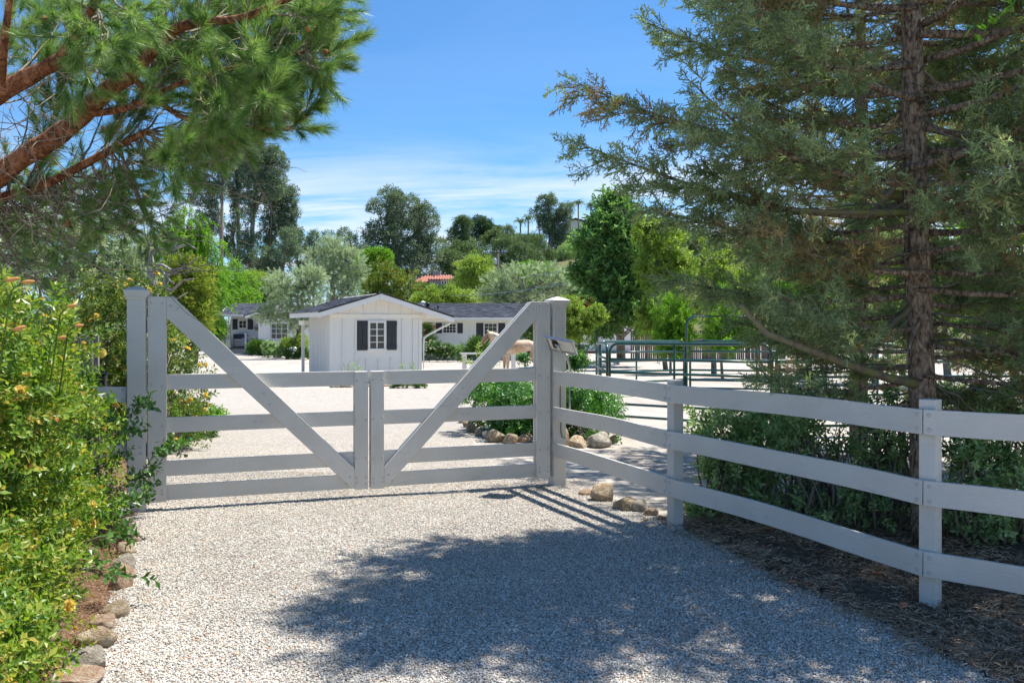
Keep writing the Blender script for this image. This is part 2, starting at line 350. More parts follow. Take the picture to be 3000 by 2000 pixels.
SHAPES = {'broad': lambda r: sh_broad(r), 'rose': lambda r: sh_broad(r, 14, 0.27, 0.13, 0.95), 'citrus': lambda r: sh_broad(r, 15, 0.34, 0.14, 1.0, 0.25),
          'olive': lambda r: sh_broad(r, 26, 0.24, 0.075, 0.75), 'clump': lambda r: sh_clump(r), 'fine': lambda r: sh_clump(r, 40, 0.15, 0.06),
          'pine': lambda r: sh_pine(r), 'cyp': lambda r: sh_cyp(r), 'con': lambda r: sh_cyp(r, 8, 0.085), 'weep': lambda r: sh_weep(r),
          'flower': lambda r: sh_flower(r), 'strap': lambda r: sh_broad(r, 14, 0.9, 0.09, 0.6, 0.0)}
_vars = {}; _groups = {}
def variants(shape, mat, k=4):
    key = (shape, mat.name)
    if key not in _vars:
        L = []
        for i in range(k):
            m = SHAPES[shape](random.Random(hash_s(shape) + i))
            me = bpy.data.meshes.new("spray"); me.from_pydata([tuple(q) for q in m.v], [], m.f)
            at = me.attributes.new("lv", 'FLOAT', 'FACE'); at.data.foreach_set("value", m.lv)
            me.materials.append(mat); L.append(bpy.data.objects.new("spray", me))
        _vars[key] = L
    return _vars[key]
def hash_s(s): return sum(ord(c) * (i + 7) for i, c in enumerate(s))
def inst_group(objs, key):
    if key in _groups: return _groups[key]
    g = bpy.data.node_groups.new("spray_scatter", 'GeometryNodeTree')
    g.interface.new_socket("Geometry", in_out='INPUT', socket_type='NodeSocketGeometry')
    g.interface.new_socket("Geometry", in_out='OUTPUT', socket_type='NodeSocketGeometry')
    gi = g.nodes.new("NodeGroupInput"); go = g.nodes.new("NodeGroupOutput")
    j = g.nodes.new("GeometryNodeJoinGeometry")
    for o in reversed(objs):
        oi = g.nodes.new("GeometryNodeObjectInfo"); oi.inputs["Object"].default_value = o
        ti = g.nodes.new("GeometryNodeGeometryToInstance"); g.links.new(oi.outputs["Geometry"], ti.inputs[0]); g.links.new(ti.outputs[0], j.inputs[0])
    ip = g.nodes.new("GeometryNodeInstanceOnPoints"); g.links.new(gi.outputs[0], ip.inputs["Points"]); g.links.new(j.outputs[0], ip.inputs["Instance"])
    ip.inputs["Pick Instance"].default_value = True
    def na(nm, ty):
        n = g.nodes.new("GeometryNodeInputNamedAttribute"); n.data_type = ty; n.inputs["Name"].default_value = nm; return n.outputs[0]
    g.links.new(na("vi", 'INT'), ip.inputs["Instance Index"]); g.links.new(na("q", 'QUATERNION'), ip.inputs["Rotation"]); g.links.new(na("scl", 'FLOAT'), ip.inputs["Scale"])
    g.links.new(ip.outputs[0], go.inputs[0]); _groups[key] = g
    return g
def quats(D, roll):
    """rotations taking +Z to D, after a roll about Z"""
    D = D / np.linalg.norm(D, axis=1, keepdims=True)
    w = 1 + D[:, 2]; bad = w < 1e-5
    q = np.stack([w, -D[:, 1], D[:, 0], np.zeros(len(D))], 1)
    q[bad] = (0, 1, 0, 0); q /= np.linalg.norm(q, axis=1, keepdims=True)
    c, s_ = np.cos(roll / 2), np.sin(roll / 2)
    return np.stack([q[:, 0] * c - q[:, 3] * s_, q[:, 1] * c + q[:, 2] * s_, q[:, 2] * c - q[:, 1] * s_, q[:, 3] * c + q[:, 0] * s_], 1)
def scatter(name, pts, dirs, scl, shape, mat, parent, nvar=4, label=None, vobjs=None):
    pts = np.asarray(pts, float); dirs = np.asarray(dirs, float); n = len(pts)
    base = np.array(MW(parent).translation if parent else (0, 0, 0)) 
    me = bpy.data.meshes.new(name); me.vertices.add(n); me.vertices.foreach_set("co", (pts - base).astype(np.float32).ravel())
    q = quats(dirs, rng.uniform(0, 6.283, n))
    a = me.attributes.new("q", 'QUATERNION', 'POINT'); a.data.foreach_set("value", q.astype(np.float32).ravel())
    a = me.attributes.new("scl", 'FLOAT', 'POINT'); a.data.foreach_set("value", np.broadcast_to(scl, (n,)).astype(np.float32))
    a = me.attributes.new("vi", 'INT', 'POINT'); a.data.foreach_set("value", rng.integers(0, nvar, n).astype(np.int32))
    me.materials.append(mat)
    o = link(name, me, parent)
    vo = vobjs or variants(shape, mat, nvar)
    md = o.modifiers.new("scatter", 'NODES'); md.node_group = inst_group(vo, (shape, mat.name))
    o["kind"] = "stuff"
    if label: o["label"] = label
    return o

def clump_points(c, r, dens, sz, nclump=None, rs=0.42, flat=0.0, up=0.4, droop=0.0, noise_=0.3, hollow=0.55):
    """points on the shells of clumps that fill an ellipsoid; returns points, directions and clump centres"""
    r = np.asarray(r, float); c = np.asarray(c, float)
    k = nclump or max(5, int(14 * (r[0] * r[2] / (max(r[0], r[2]) ** 2)) * 1.3))
    u = rng.normal(size=(k, 3)); u /= np.linalg.norm(u, axis=1, keepdims=True)
    cc = c + u * r * rng.uniform(hollow, 0.78, (k, 1))
    rm = (r[0] * r[1] * r[2]) ** (1 / 3.)
    area = 4 * math.pi * rm * rm
    n = max(12, int(dens * area / (sz * sz) / k))
    PP, DD = [], []
    for i in range(k):
        cr = r * rs * rng.uniform(0.75, 1.25)
        d = rng.normal(size=(n, 3)); d[:, 2] += up; d += u[i] * 0.5; d /= np.linalg.norm(d, axis=1, keepdims=True)
        p = cc[i] + d * cr * rng.uniform(0.55, 1.08, (n, 1)) + rng.normal(size=(n, 3)) * cr * 0.08
        dd = d + rng.normal(size=(n, 3)) * 0.45; dd[:, 2] += up * 0.5 - droop
        PP.append(p); DD.append(dd)
    return np.vstack(PP), np.vstack(DD), cc

def limb(mb, a, b, r0, r1, bend=0.12, seg=6, n=6, sag=0.0):
    a, b = Vector(a), Vector(b); L = (b - a).length; o1 = rv(rnd) * L * bend; pts = []; rr = []
    for i in range(n + 1):
        t = i / n; p = a.lerp(b, t) + o1 * math.sin(math.pi * t) + Vector((0, 0, -sag * L * math.sin(math.pi * t)))
        pts.append(p); rr.append(r0 + (r1 - r0) * t)
    mb.tube(pts, rr, seg); return pts

def tree(name, label, lobes, Y, base, sz, leaf, bark, shape='clump', dens=0.9, tr=0.15, group=None, thick=0.8, cat="tree", up=0.4, droop=0.0, rs=0.42, lean=None, limbs=True, dense_trunk=None, nclump=None, extra=None, view=True, thin=1.0, hollow=0.55):
    """base: (vx, vy) of the trunk foot, or a world point. lobes: (vx, vy, rvx, rvy[, dY]) in view pixels at depth Y."""
    if isinstance(base, Vector): b = base
    else:
        b = V(base[0], base[1], Y)
    t = thing(name, label, cat, b, 0, group)
    k = S / F * Y; PP, DD, CCs = [], [], []
    for lb in lobes:
        dY = lb[4] if len(lb) > 4 else 0
        c = V(lb[0], lb[1], Y) + Vector((0, dY, 0)); rx, rz = lb[2] * k, lb[3] * k
        p, d, cc = clump_points(c, (rx, min(rx, rz) * thick if rz > rx else rx * thick, rz), dens, sz, nclump=nclump, rs=rs, up=up, droop=droop, hollow=hollow)
        if thin < 1:
            m = rng.random(len(p)) < thin; p, d = p[m], d[m]
        PP.append(p); DD.append(d); CCs.append((c, cc, rx))
    PP, DD = np.vstack(PP), np.vstack(DD)
    scatter("crown", PP, DD, sz * rng.uniform(0.7, 1.25, len(PP)), shape, leaf, t)
    if extra:   # a second kind of spray: (material, shape, count, size)
        for mt_, shp, n2, s2 in extra:
            idx = rng.choice(len(PP), n2); off = DD[idx] / np.linalg.norm(DD[idx], axis=1, keepdims=True)
            scatter("blossom" if shp == 'flower' else "crown", PP[idx] + off * sz * 0.5, DD[idx], s2 * rng.uniform(.7, 1.3, n2), shp, mt_, t)
    if tr > 0:
        mb = MB(); top = max(CCs, key=lambda q: q[0].z)[0]; inv = MW(t).inverted()
        tp = Vector((b.x * 0.35 + top.x * 0.65, top.y * 0.7 + b.y * 0.3, top.z)) if lean is None else Vector(lean)
        pts = limb(mb, inv @ b + Vector((0, 0, -0.1)), inv @ tp, tr, tr * 0.28, 0.04, 9, 9)
        tk = mb.build("trunk", bark, t, smooth=True)
        if limbs:
            mb = MB()
            for c, cc, rx in CCs:
                ci = inv @ c; cand = [(i, q) for i, q in enumerate(pts) if q.z <= ci.z + 0.3 * rx and i > 1] or [(3, pts[3])]
                i0, s0 = min(cand, key=lambda q: (q[1] - ci).length)
                s0 = pts[max(2, i0 - 1)]
                l1 = limb(mb, s0, ci, tr * 0.42, tr * 0.2, 0.1, 6, 5)
                for q in cc[:10]:
                    limb(mb, l1[rnd.randint(2, 5)], inv @ Vector(q), tr * 0.17, tr * 0.06, 0.15, 4, 4)
            o = mb.build("limb", bark, t, smooth=True); o["kind"] = "stuff"
    return t

# ------------------------------------------------------------------ ground
def sheet(name, xs, ys, zf, mat, dz=0.0, inside=None):
    vs = [(x, y, zf(x, y) + dz) for y in ys for x in xs]; nx = len(xs); fs = []
    for j in range(len(ys) - 1):
        for i in range(nx - 1):
            cx, cy = (xs[i] + xs[i + 1]) / 2, (ys[j] + ys[j + 1]) / 2
            if inside is None or inside(cx, cy): fs.append((j * nx + i, j * nx + i + 1, (j + 1) * nx + i + 1, (j + 1) * nx + i))
    m = MB(); m.add(vs, fs); o = m.build(name, mat, smooth=True); o["kind"] = "structure"; return o
def fr(a, b, n): return [a + (b - a) * i / n for i in range(n + 1)]

DIRT = [(0.3, (0.31, 0.275, 0.235)), (0.5, (0.41, 0.375, 0.335)), (0.75, (0.49, 0.46, 0.42))]
def ground_mat():
    m, t = M_new("pale_packed_dirt"); v = coords(t, "Object")
    f1 = noi(t, v, 0.35, 6, 0.6); f2 = noi(t, v, 9, 8, 0.75)
    c1 = ramp(t, f1, [(0.35, (0.34, 0.305, 0.265)), (0.5, (0.41, 0.38, 0.34)), (0.7, (0.47, 0.44, 0.40))])
    c2 = ramp(t, f2, DIRT)
    c = nd(t, "ShaderNodeMix", {0: 0.5, 6: c1, 7: c2}, data_type='RGBA').outputs[2]
    st_ = ramp(t, noi(t, coords(t, "Object", (1.0, 0.35, 1)), 0.9, 7, 0.7, 0.8), [(0.46, (0, 0, 0)), (0.62, (1, 1, 1))])
    st2 = nd(t, "ShaderNodeMath", {0: st_, 1: 0.42}, operation='MULTIPLY').outputs[0]
    c = nd(t, "ShaderNodeMix", {0: st2, 6: c, 7: (0.25, 0.205, 0.16, 1)}, data_type='RGBA').outputs[2]
    far = nd(t, "ShaderNodeSeparateXYZ", {0: v}).outputs["Y"]
    ff = nd(t, "ShaderNodeMapRange", {0: far, 1: 100, 2: 125}).outputs[0]
    c = nd(t, "ShaderNodeMix", {0: ff, 6: c, 7: (0.09, 0.11, 0.04, 1)}, data_type='RGBA').outputs[2]
    b = nd(t, "ShaderNodeBump", {"Height": noi(t, v, 22, 8, 0.75), "Strength": 0.5, "Distance": 0.02}).outputs[0]
    out(t, nd(t, "ShaderNodeBsdfPrincipled", {"Base Color": c, "Roughness": 0.95, "Specular IOR Level": 0.1, "Normal": b}).outputs[0]); return m
def gravel_mat():
    m, t = M_new("pea_gravel"); v = coords(t, "Object")
    vo = nd(t, "ShaderNodeTexVoronoi", {"Vector": v, "Scale": 75.0, "Randomness": 1.0})
    sc_ = nd(t, "ShaderNodeSeparateColor", {0: vo.outputs["Color"]})
    c = ramp(t, sc_.outputs[0], [(0.0, (0.16, 0.155, 0.15)), (0.12, (0.36, 0.33, 0.28)), (0.3, (0.46, 0.42, 0.36)), (0.55, (0.54, 0.50, 0.44)), (0.85, (0.66, 0.63, 0.57)), (0.95, (0.5, 0.3, 0.18))])
    ed = nd(t, "ShaderNodeMapRange", {0: vo.outputs["Distance"], 1: 0.35, 2: 0.75, 3: 1.0, 4: 0.45}).outputs[0]
    big = nd(t, "ShaderNodeMapRange", {0: noi(t, v, 0.8, 5, 0.6), 1: 0.3, 2: 0.7, 3: 0.86, 4: 1.08}).outputs[0]
    k = nd(t, "ShaderNodeMath", {0: ed, 1: big}, operation='MULTIPLY').outputs[0]
    cc = nd(t, "ShaderNodeMix", {0: 1.0, 6: c, 7: nd(t, "ShaderNodeCombineColor", {0: k, 1: k, 2: k}).outputs[0]}, data_type='RGBA', blend_type='MULTIPLY').outputs[2]
    yy_ = nd(t, "ShaderNodeSeparateXYZ", {0: v}).outputs["Y"]; fd = nd(t, "ShaderNodeMapRange", {0: yy_, 1: 10.0, 2: 18.5, 3: 0.0, 4: 1.0}).outputs[0]
    cc = nd(t, "ShaderNodeMix", {0: fd, 6: cc, 7: ramp(t, noi(t, v, 9, 8, 0.75), DIRT)}, data_type='RGBA').outputs[2]
    h = nd(t, "ShaderNodeMath", {0: 1.0, 1: vo.outputs["Distance"]}, operation='SUBTRACT').outputs[0]
    b = nd(t, "ShaderNodeBump", {"Height": h, "Strength": 0.9, "Distance": 0.012}).outputs[0]
    out(t, nd(t, "ShaderNodeBsdfPrincipled", {"Base Color": cc, "Roughness": 0.85, "Specular IOR Level": 0.2, "Normal": b}).outputs[0]); return m
def pebble_mat():
    m, t = M_new("pebble"); oi = nd(t, "ShaderNodeObjectInfo")
    c = ramp(t, oi.outputs["Random"], [(0.0, (0.16, 0.155, 0.15)), (0.10, (0.28, 0.265, 0.24)), (0.28, (0.43, 0.39, 0.325)), (0.5, (0.55, 0.515, 0.45)), (0.75, (0.67, 0.64, 0.58)), (0.93, (0.78, 0.76, 0.71)), (0.97, (0.46, 0.27, 0.16))])
    k = nd(t, "ShaderNodeMapRange", {0: noi(t, oi.outputs["Location"], 0.9, 4, 0.6), 1: 0.3, 2: 0.7, 3: 0.80, 4: 1.08}).outputs[0]
    c = nd(t, "ShaderNodeMix", {0: 1.0, 6: c, 7: nd(t, "ShaderNodeCombineColor", {0: k, 1: k, 2: k}).outputs[0]}, data_type='RGBA', blend_type='MULTIPLY').outputs[2]
    out(t, nd(t, "ShaderNodeBsdfPrincipled", {"Base Color": c, "Roughness": 0.75, "Specular IOR Level": 0.25}).outputs[0]); return m
GROUND, GRAVEL, PEB = ground_mat(), gravel_mat(), pebble_mat()
SOIL = pm("dark_mulch_soil", [(0.3, (0.04, 0.029, 0.021)), (0.55, (0.12, 0.085, 0.06)), (0.8, (0.24, 0.175, 0.125))], 12, 0.95, 1.0, bscale=40, bdist=0.02)
BEDSOIL = pm("reddish_bed_soil", [(0.3, (0.09, 0.05, 0.032)), (0.6, (0.2, 0.12, 0.08)), (0.8, (0.34, 0.23, 0.16))], 12, 0.95, 1.0, bscale=40, bdist=0.02)

def gz2(x, y): return gz(y)
far_pts = fr(-30, 30, 12)
sheet("ground", [-500, -200, -80, -40] + fr(-20, 20, 8) + [40, 80, 200, 500], [-60, -20, 0, 3, 6] + fr(10, 120, 22) + [200, 400, 700], lambda x, y: gz(min(y, 100)), GROUND)
# driveway edges (photo rows): left along the rocks, right along the mulch
LE = [GP(*q) for q in ((150, 2060), (250, 1890), (330, 1660), (372, 1530), (398, 1440), (430, 1290), (490, 1160), (520, 1090))]
RE = [GP(*q) for q in ((3060, 2060), (2760, 1930), (2560, 1825), (2290, 1700), (2080, 1590), (1990, 1545))]
def edge_x(E, y):
    if y <= E[0].y: return E[0].x + (E[0].x - E[1].x) * 0.4 * (E[0].y - y)
    for a, b in zip(E, E[1:]):
        if y <= b.y: return a.x + (b.x - a.x) * (y - a.y) / (b.y - a.y)
    return E[-1].x
def wobble(y, s): return 0.06 * noise.noise((y * 1.7, s, 0)) + 0.03 * noise.noise((y * 6, s, 3))
def drive_right(y):
    if y < RE[-1].y: return edge_x(RE, y) + wobble(y, 2)
    return RE[-1].x + (y - RE[-1].y) * -0.38 + 0.15 * noise.noise((y, 5, 1))    # gravel thins out behind the fence
ys = fr(-3, 11, 140) + fr(11.3, 24, 34)
m = MB(); vs = []; fs = []
for j, y in enumerate(ys):
    a, b = edge_x(LE, y) + 0.04 + wobble(y, 9), max(drive_right(y), edge_x(LE, y) + 0.4)
    if y > 8.5: b = max(b, -0.2 - (y - 8.5) * 0.1)
    for i in range(13): x = a + (b - a) * i / 12; vs.append((x, y, gz(y) + 0.005))
for j in range(len(ys) - 1):
    for i in range(12): fs.append((j * 13 + i, j * 13 + i + 1, (j + 1) * 13 + i + 1, (j + 1) * 13 + i))
m.add(vs, fs); o = m.build("gravel_driveway", GRAVEL, smooth=True); o["kind"] = "structure"
# loose pebbles standing on the near part of the drive
def pebvars():
    L = []
    for i in range(4):
        r = random.Random(50 + i); mb = MB(); import bmesh
        bm = bmesh.new(); bmesh.ops.create_icosphere(bm, subdivisions=1, radius=1.0)
        sx, sy, sz_ = r.uniform(.8, 1.2), r.uniform(.7, 1.0), r.uniform(.45, .7)
        for v in bm.verts: v.co = Vector((v.co.x * sx, v.co.y * sy, v.co.z * sz_)) * r.uniform(.82, 1.15)
        me = bpy.data.meshes.new("pebble"); bm.to_mesh(me); bm.free(); me.materials.append(PEB); L.append(bpy.data.objects.new("pebble", me))
    return L
N = 520000
yy = 1.9 + (rng.random(N) ** 1.25) * 7.4
hw = yy * 0.62
xx = rng.uniform(-1, 1, N) * hw
lx = np.array([edge_x(LE, y) + 0.07 for y in np.linspace(1.5, 10, 400)]); rx_ = np.array([drive_right(y) for y in np.linspace(1.5, 10, 400)])
gy = np.linspace(1.5, 10, 400)
soft = rng.exponential(0.06, N)
keep = (xx > np.interp(yy, gy, lx) - soft * 0.3) & (xx < np.interp(yy, gy, rx_) + soft)
xx, yy = xx[keep], yy[keep]
D = np.zeros((len(xx), 3)); D[:, 2] = 1; D[:, :2] = rng.normal(size=(len(xx), 2)) * 0.25
sz = 0.0047 * np.exp(rng.normal(size=len(xx)) * 0.22)
zz = np.array([-0.0125]) * np.maximum(0, yy - 6) + 0.005 + rng.uniform(0.0, 0.006, len(xx))
pb = scatter("gravel_stones", np.stack([xx, yy, zz], 1), D, sz, 'pebble', PEB, None, 4, vobjs=pebvars())
tag(pb, "loose pale grey and tan gravel stones covering the driveway", "gravel")

# soil of the two beds
def bed(name, poly, mat, dz):
    m = MB(); c = sum((Vector(p) for p in poly), Vector()) / len(poly); n = 5
    ring = []
    L = len(poly)
    vs = [c + Vector((0, 0, dz * 2.5))]; fs = []
    for k in range(1, n + 1):
        for i in range(L * 4):
            a, b = Vector(poly[i // 4]), Vector(poly[(i // 4 + 1) % L]); q = a.lerp(b, (i % 4) / 4); p = c.lerp(q, k / n)
            vs.append((p.x, p.y, gz(p.y) + dz + (0.05 * noise.noise((p.x * 1.5, p.y * 1.5, 0)) + 0.03 if k < n else -0.01)))
    M4 = L * 4
    for i in range(M4): fs.append((0, 1 + i, 1 + (i + 1) % M4))
    for k in range(n - 1):
        for i in range(M4):
            a = 1 + k * M4 + i; b = 1 + k * M4 + (i + 1) % M4; fs.append((a, a + M4, b + M4, b))
    m.add(vs, fs); o = m.build(name, mat, smooth=True); o["kind"] = "structure"; return o
bed("mulch_bed", [(RE[i].x - 0.03, RE[i].y, 0) for i in range(6)] + [(2.0, 7.6, 0), (3.4, 8.4, 0), (6.5, 8.0, 0), (7.5, 4.0, 0), (4.5, 2.2, 0)], SOIL, 0.006)
bed("planting_bed", [(LE[i].x + 0.07, LE[i].y, 0) for i in range(8)] + [(-9, 16, 0), (-9, 8, 0), (-6, 2.5, 0), (-3.2, 1.2, 0), (-1.62, 1.6, 0)], BEDSOIL, 0.006)

# ------------------------------------------------------------------ gate, posts, fences
A = Vector((0, 0, 0)); 
pl = GP(403, 1503); pr = GP(1633, 1424)
PL = Vector(((401 - 1500) / F * (pl.y + 0.07), pl.y + 0.07, 0)); PR = Vector((pr.x, pr.y + 0.07, 0))
gd = (PR - PL); gd.z = 0; gl = gd.length; gd.normalize(); gn = Vector((gd.y, -gd.x, 0))      # gn points at the camera
def on_gate(px, off=0.0):
    k = (px - 1500) / F; o = PL + gn * off          # (o.x+gd.x t) = k (o.y+gd.y t)
    t = (k * o.y - o.x) / (gd.x - k * gd.y); p = o + gd * t; return Vector((p.x, p.y, gz(p.y)))
def post_mesh(w, h, rough=True):
    return h
def screw(parent, p, n, r=0.006):
    m = MB(); m.tube([(0, 0, -0.001), (0, 0, 0.0025)], [r, r * 0.8], 8)
    M = Vector(n).to_track_quat('Z', 'Y').to_matrix().to_4x4(); M.translation = Vector(p)
    if 'screw' not in _boards: _boards['screw'] = m.mesh("screw", NAIL)
    return link("screw", _boards['screw'], parent, world=M)
def gate_post(label, pos, rz, h, w=0.14, cw=0.195):
    t = thing("gate_post", label, "post", (pos.x, pos.y, gz(pos.y)), rz, "gate posts with moulded caps")
    MB().box((0, 0, h / 2 - 0.1), (w, w, h + 0.2)).build("post_shaft", WHITE, t, bev=0.006)
    # moulded cap: stacked square mouldings with a low pyramid
    m = MB(); prof = [(w / 2 + 0.002, -0.075), (w / 2 + 0.008, -0.07), (w / 2 + 0.008, -0.05), (w / 2 + 0.018, -0.045), (w / 2 + 0.018, -0.028), (cw / 2 - 0.004, -0.018), (cw / 2, -0.01), (cw / 2, 0.006), (cw / 2 - 0.008, 0.012), (cw / 4, 0.03), (0.012, 0.042)]
    vs = []; fs = []
    for r, z in prof:
        for sx, sy in ((-1, -1), (1, -1), (1, 1), (-1, 1)): vs.append((sx * r, sy * r, z))
    n = len(prof)
    for i in range(n - 1):
        for k in range(4): fs.append((i * 4 + k, i * 4 + (k + 1) % 4, (i + 1) * 4 + (k + 1) % 4, (i + 1) * 4 + k))
    fs += [(0, 3, 2, 1), ((n - 1) * 4, (n - 1) * 4 + 1, (n - 1) * 4 + 2, (n - 1) * 4 + 3)]
    m.add(vs, fs).build("post_cap", WHITE, t, local=Matrix.Translation((0, 0, h)), bev=0.002)
    return t
yaw = math.atan2(gd.y, gd.x)
lp = gate_post("square white gate post with moulded cap, beside the yellow rose bush", PL, yaw, 1.86, 0.145)
f1 = Vector(GP(1981, 1552)); f1 = Vector((f1.x, f1.y + 0.04, 0)); f2 = GP(2736, 1790); f2 = Vector((f2.x, f2.y + 0.04, 0))
s1 = (f1 - PR).normalized()
rp = gate_post("square white gate post with moulded cap, solar panel and board fence on its right", PR, math.atan2(s1.y, s1.x), 1.83, 0.135)
for dz, dx in ((0.53, -0.045), (0.55, 0.03), (0.50, 0.035)):
    p = PL + gd * dx + gn * 0.0735; screw(lp, (p.x, p.y, gz(p.y) + dz), gn, 0.013)

def leaf_gate(label, pxh, pxm, flip):
    a, b = on_gate(pxh), on_gate(pxm); d = (b - a); d.z = 0; L = d.length; d.normalize()
    t = thing("gate_leaf", label, "gate", (a.x, a.y, 0), 0, "leaves of the white driveway gate")
    up = Vector((0, 0, 1)); SW = 0.145; z0 = 0.065 + (gz(a.y)) * 0.3; HH = 1.80 + (-0.012 if flip else 0)
    def q(s, z, off=0.0): p = a + d * s + gn * off; return Vector((p.x, p.y, z))
    # stiles: hinge stile is tall, meeting stile low (two boards thick, like the photo's)
    for s, h in ((SW / 2, HH), (L - SW * 0.42, 1.135)):
        w = SW if h > 1.5 else SW * 0.84
        board("stile", q(s, z0, 0.032), q(s, h, 0.032), w, 0.036, gn, WHITE, t, 0.003)
        board("stile", q(s, z0, -0.032), q(s, h, -0.032), w, 0.036, gn, WHITE, t, 0.003)
        for zz in (0.12, 0.16, 0.34, 0.7, 1.05, 1.75):
            if zz < h:
                for k in (-0.045, 0.04): p = q(s + k, zz + rnd.uniform(-.01, .01), 0.0502); screw(t, p, gn, 0.0028)
    for i, (zt, zb) in enumerate(((1.138, 1.008), (0.772, 0.642), (0.402, 0.272), (0.196, 0.066))):
        board("rail", q(0.012, (zt + zb) / 2, 0), q(L - 0.012, (zt + zb) / 2, 0), zt - zb, 0.026, gn, WHITE, t, 0.003)
        if i == 1:
            for s in (L * 0.47, L * 0.5):
                p = q(s, (zt + zb) / 2, 0.0135); screw(t, p, gn, 0.010)
    # braces, front and back, cut flush against both stiles
    for off in (0.033, -0.033):
        m = MB(); xa, xb = SW + 0.001, L - SW * 0.84 - 0.001; z1, z2 = HH, 1.62; zb_ = 0.068
        poly = [(xa, z1), (xa + 0.055, z1), (xb, 0.255), (xb, zb_), (xb - 0.02, zb_), (xa, z2)]
        if not flip: poly = poly
        m.prism(poly, -0.018, 0.018)
        X = d; Yv = gn; Z = up
        M = Matrix((X, -gn if d.cross(-gn).z > 0 else gn, Z)).transposed().to_4x4(); M.translation = Vector((a.x, a.y, 0)) + gn * off
        o = m.build("brace", WHITE, t, world=M); bevel(o, 0.003)
        if off > 0:
            for (x, z) in ((xa + 0.03, 1.72), (xa + 0.09, 1.70), (xb - 0.04, 0.18), (xb - 0.075, 0.12), ((xa + xb) / 2, (1.72 + .2) / 2), ((xa + xb) / 2 + .05, (1.72 + .2) / 2 - .1)):
                p = a + d * x + gn * 0.0512; screw(t, (p.x, p.y, z), gn, 0.0028)
    # hinges
    for z in (0.5, 1.55):
        m = MB(); m.tube([(0, 0, -0.06), (0, 0, 0.06)], 0.009, 8); m.box((0.02, 0, 0), (0.04, 0.006, 0.07))
        m.build("hinge", GALV, t, world=Matrix.Translation(q(-0.008, z, -0.03)))
    return t
leaf_gate("left leaf of the white timber driveway gate, its brace falling to the right", 434, 1076, False)
leaf_gate("right leaf of the white timber driveway gate, its brace rising to the solar panel post", 1607, 1084, True)

# three-rail board fence running from the right gate post towards the viewer
fe = thing("board_fence", "white three-rail board fence running from the right gate post beside the conifer", "fence", (PR.x, PR.y, 0))
d3 = Vector((0.725, -0.689, 0)); f3 = f2 + d3 * 2.35; f4 = f3 + d3 * 2.35
for i, (p, yw, h) in enumerate(((f1, math.atan2(-0.38, 0.925) * -1, 1.145), (f2, -math.radians(43), 1.15), (f3, -math.radians(43), 1.14), (f4, -math.radians(43), 1.14))):
    yw = [-math.radians(67), -math.radians(45), -math.radians(43), -math.radians(43)][i]
    M = Matrix.Translation((p.x, p.y, gz(p.y))) @ Matrix.Rotation(yw, 4, 'Z')
    MB().box((0, 0, h / 2 - 0.1), (0.09, 0.09, h + 0.2)).build("post", WHITE, fe, world=M, bev=0.004)
def rails(parent, a, b, za, zb, w, ext0=0.0, ext1=0.0, off=0.058, names="rail", mat=WHITE, t=0.024):
    d = (b - a); d.z = 0; d.normalize(); n = Vector((d.y, -d.x, 0)); n = n if n.y < 0 else -n
    for z0, z1 in zip(za, zb):
        p = a + d * ext0 + n * off; q = b + d * ext1 + n * off
        o = board(names, (p.x, p.y, z0), (q.x, q.y, z1), w, t, n, mat, parent, 0.003, wob=-0.012)
        if t > 0.02:
            dv = (Vector((q.x, q.y, z1)) - Vector((p.x, p.y, z0))).normalized()
            for e in (0.03, -0.03):
                base = Vector((p.x, p.y, z0)) + dv * e if e > 0 else Vector((q.x, q.y, z1)) + dv * e
                for k in (-0.04, 0.04): screw(parent, base + n * (t / 2 + 0.0012) + Vector((0, 0, k)), n, 0.0028)
RZ = ((1.038, 0.688, 0.33), (1.035, 0.682, 0.325), (1.03, 0.645, 0.26), (1.02, 0.64, 0.25), (1.02, 0.64, 0.25))
n1 = Vector((s1.y, -s1.x, 0)); n1 = n1 if n1.y < 0 else -n1
fe0 = PR + s1 * 0.07
rails(fe, fe0, f1, RZ[0], RZ[1], 0.136, 0.0, 0.002, 0.066)
rails(fe, f1, f2, RZ[1], RZ[2], 0.136, 0.004, 0.008, 0.072)
rails(fe, f2, f3, RZ[2], RZ[3], 0.137, -0.010, -0.002, 0.072)
rails(fe, f3, f4, RZ[3], RZ[4], 0.137, 0.002, -0.002, 0.06)

# short rail fence left of the gate, with the gate opener behind it
sf = thing("rail_fence", "short white two-rail fence joining the left gate post, half hidden by roses", "fence", (PL.x - 1, PL.y, 0))
la = PL - gd * 1.5; la = Vector((la.x, la.y, 0)); lb_ = PL - gd * 0.0725
rails(sf, la, lb_, (0.985, 0.53), (0.975, 0.52), 0.13, 0, -0.004, 0.02)
M = Matrix.Translation((la.x, la.y, 0)) @ Matrix.Rotation(yaw, 4, 'Z'); MB().box((0, -0.06, 0.5), (0.09, 0.09, 1.3)).build("post", WHITE, sf, world=M, bev=0.004)
op = thing("gate_opener", "black gate opener box hanging behind the short white rail", "gate opener", (PL - gd * 0.42 - gn * 0.14 + Vector((0, 0, 0.86)))[:], yaw)
MB().box((0, 0, 0.1), (0.34, 0.16, 0.36)).build("housing", BLACKP, op, bev=0.015)
MB().box((0, 0, 0.285), (0.37, 0.19, 0.012)).build("lid", BLACKP, op, bev=0.004)
MB().tube([(0.06, 0, -0.08), (0.06, 0, -0.4), (0.05, 0.01, -0.86)], 0.012, 8).build("cable", BLACKP, op, smooth=True)

# solar panel on a bent pipe
sp = thing("solar_panel", "small tilted solar panel on a bent chrome pipe beside the right gate post", "solar panel", (PR.x + 0.16, PR.y - 0.1, 0))
Yp = 8.12
pc = P(1644, 1012, Yp)

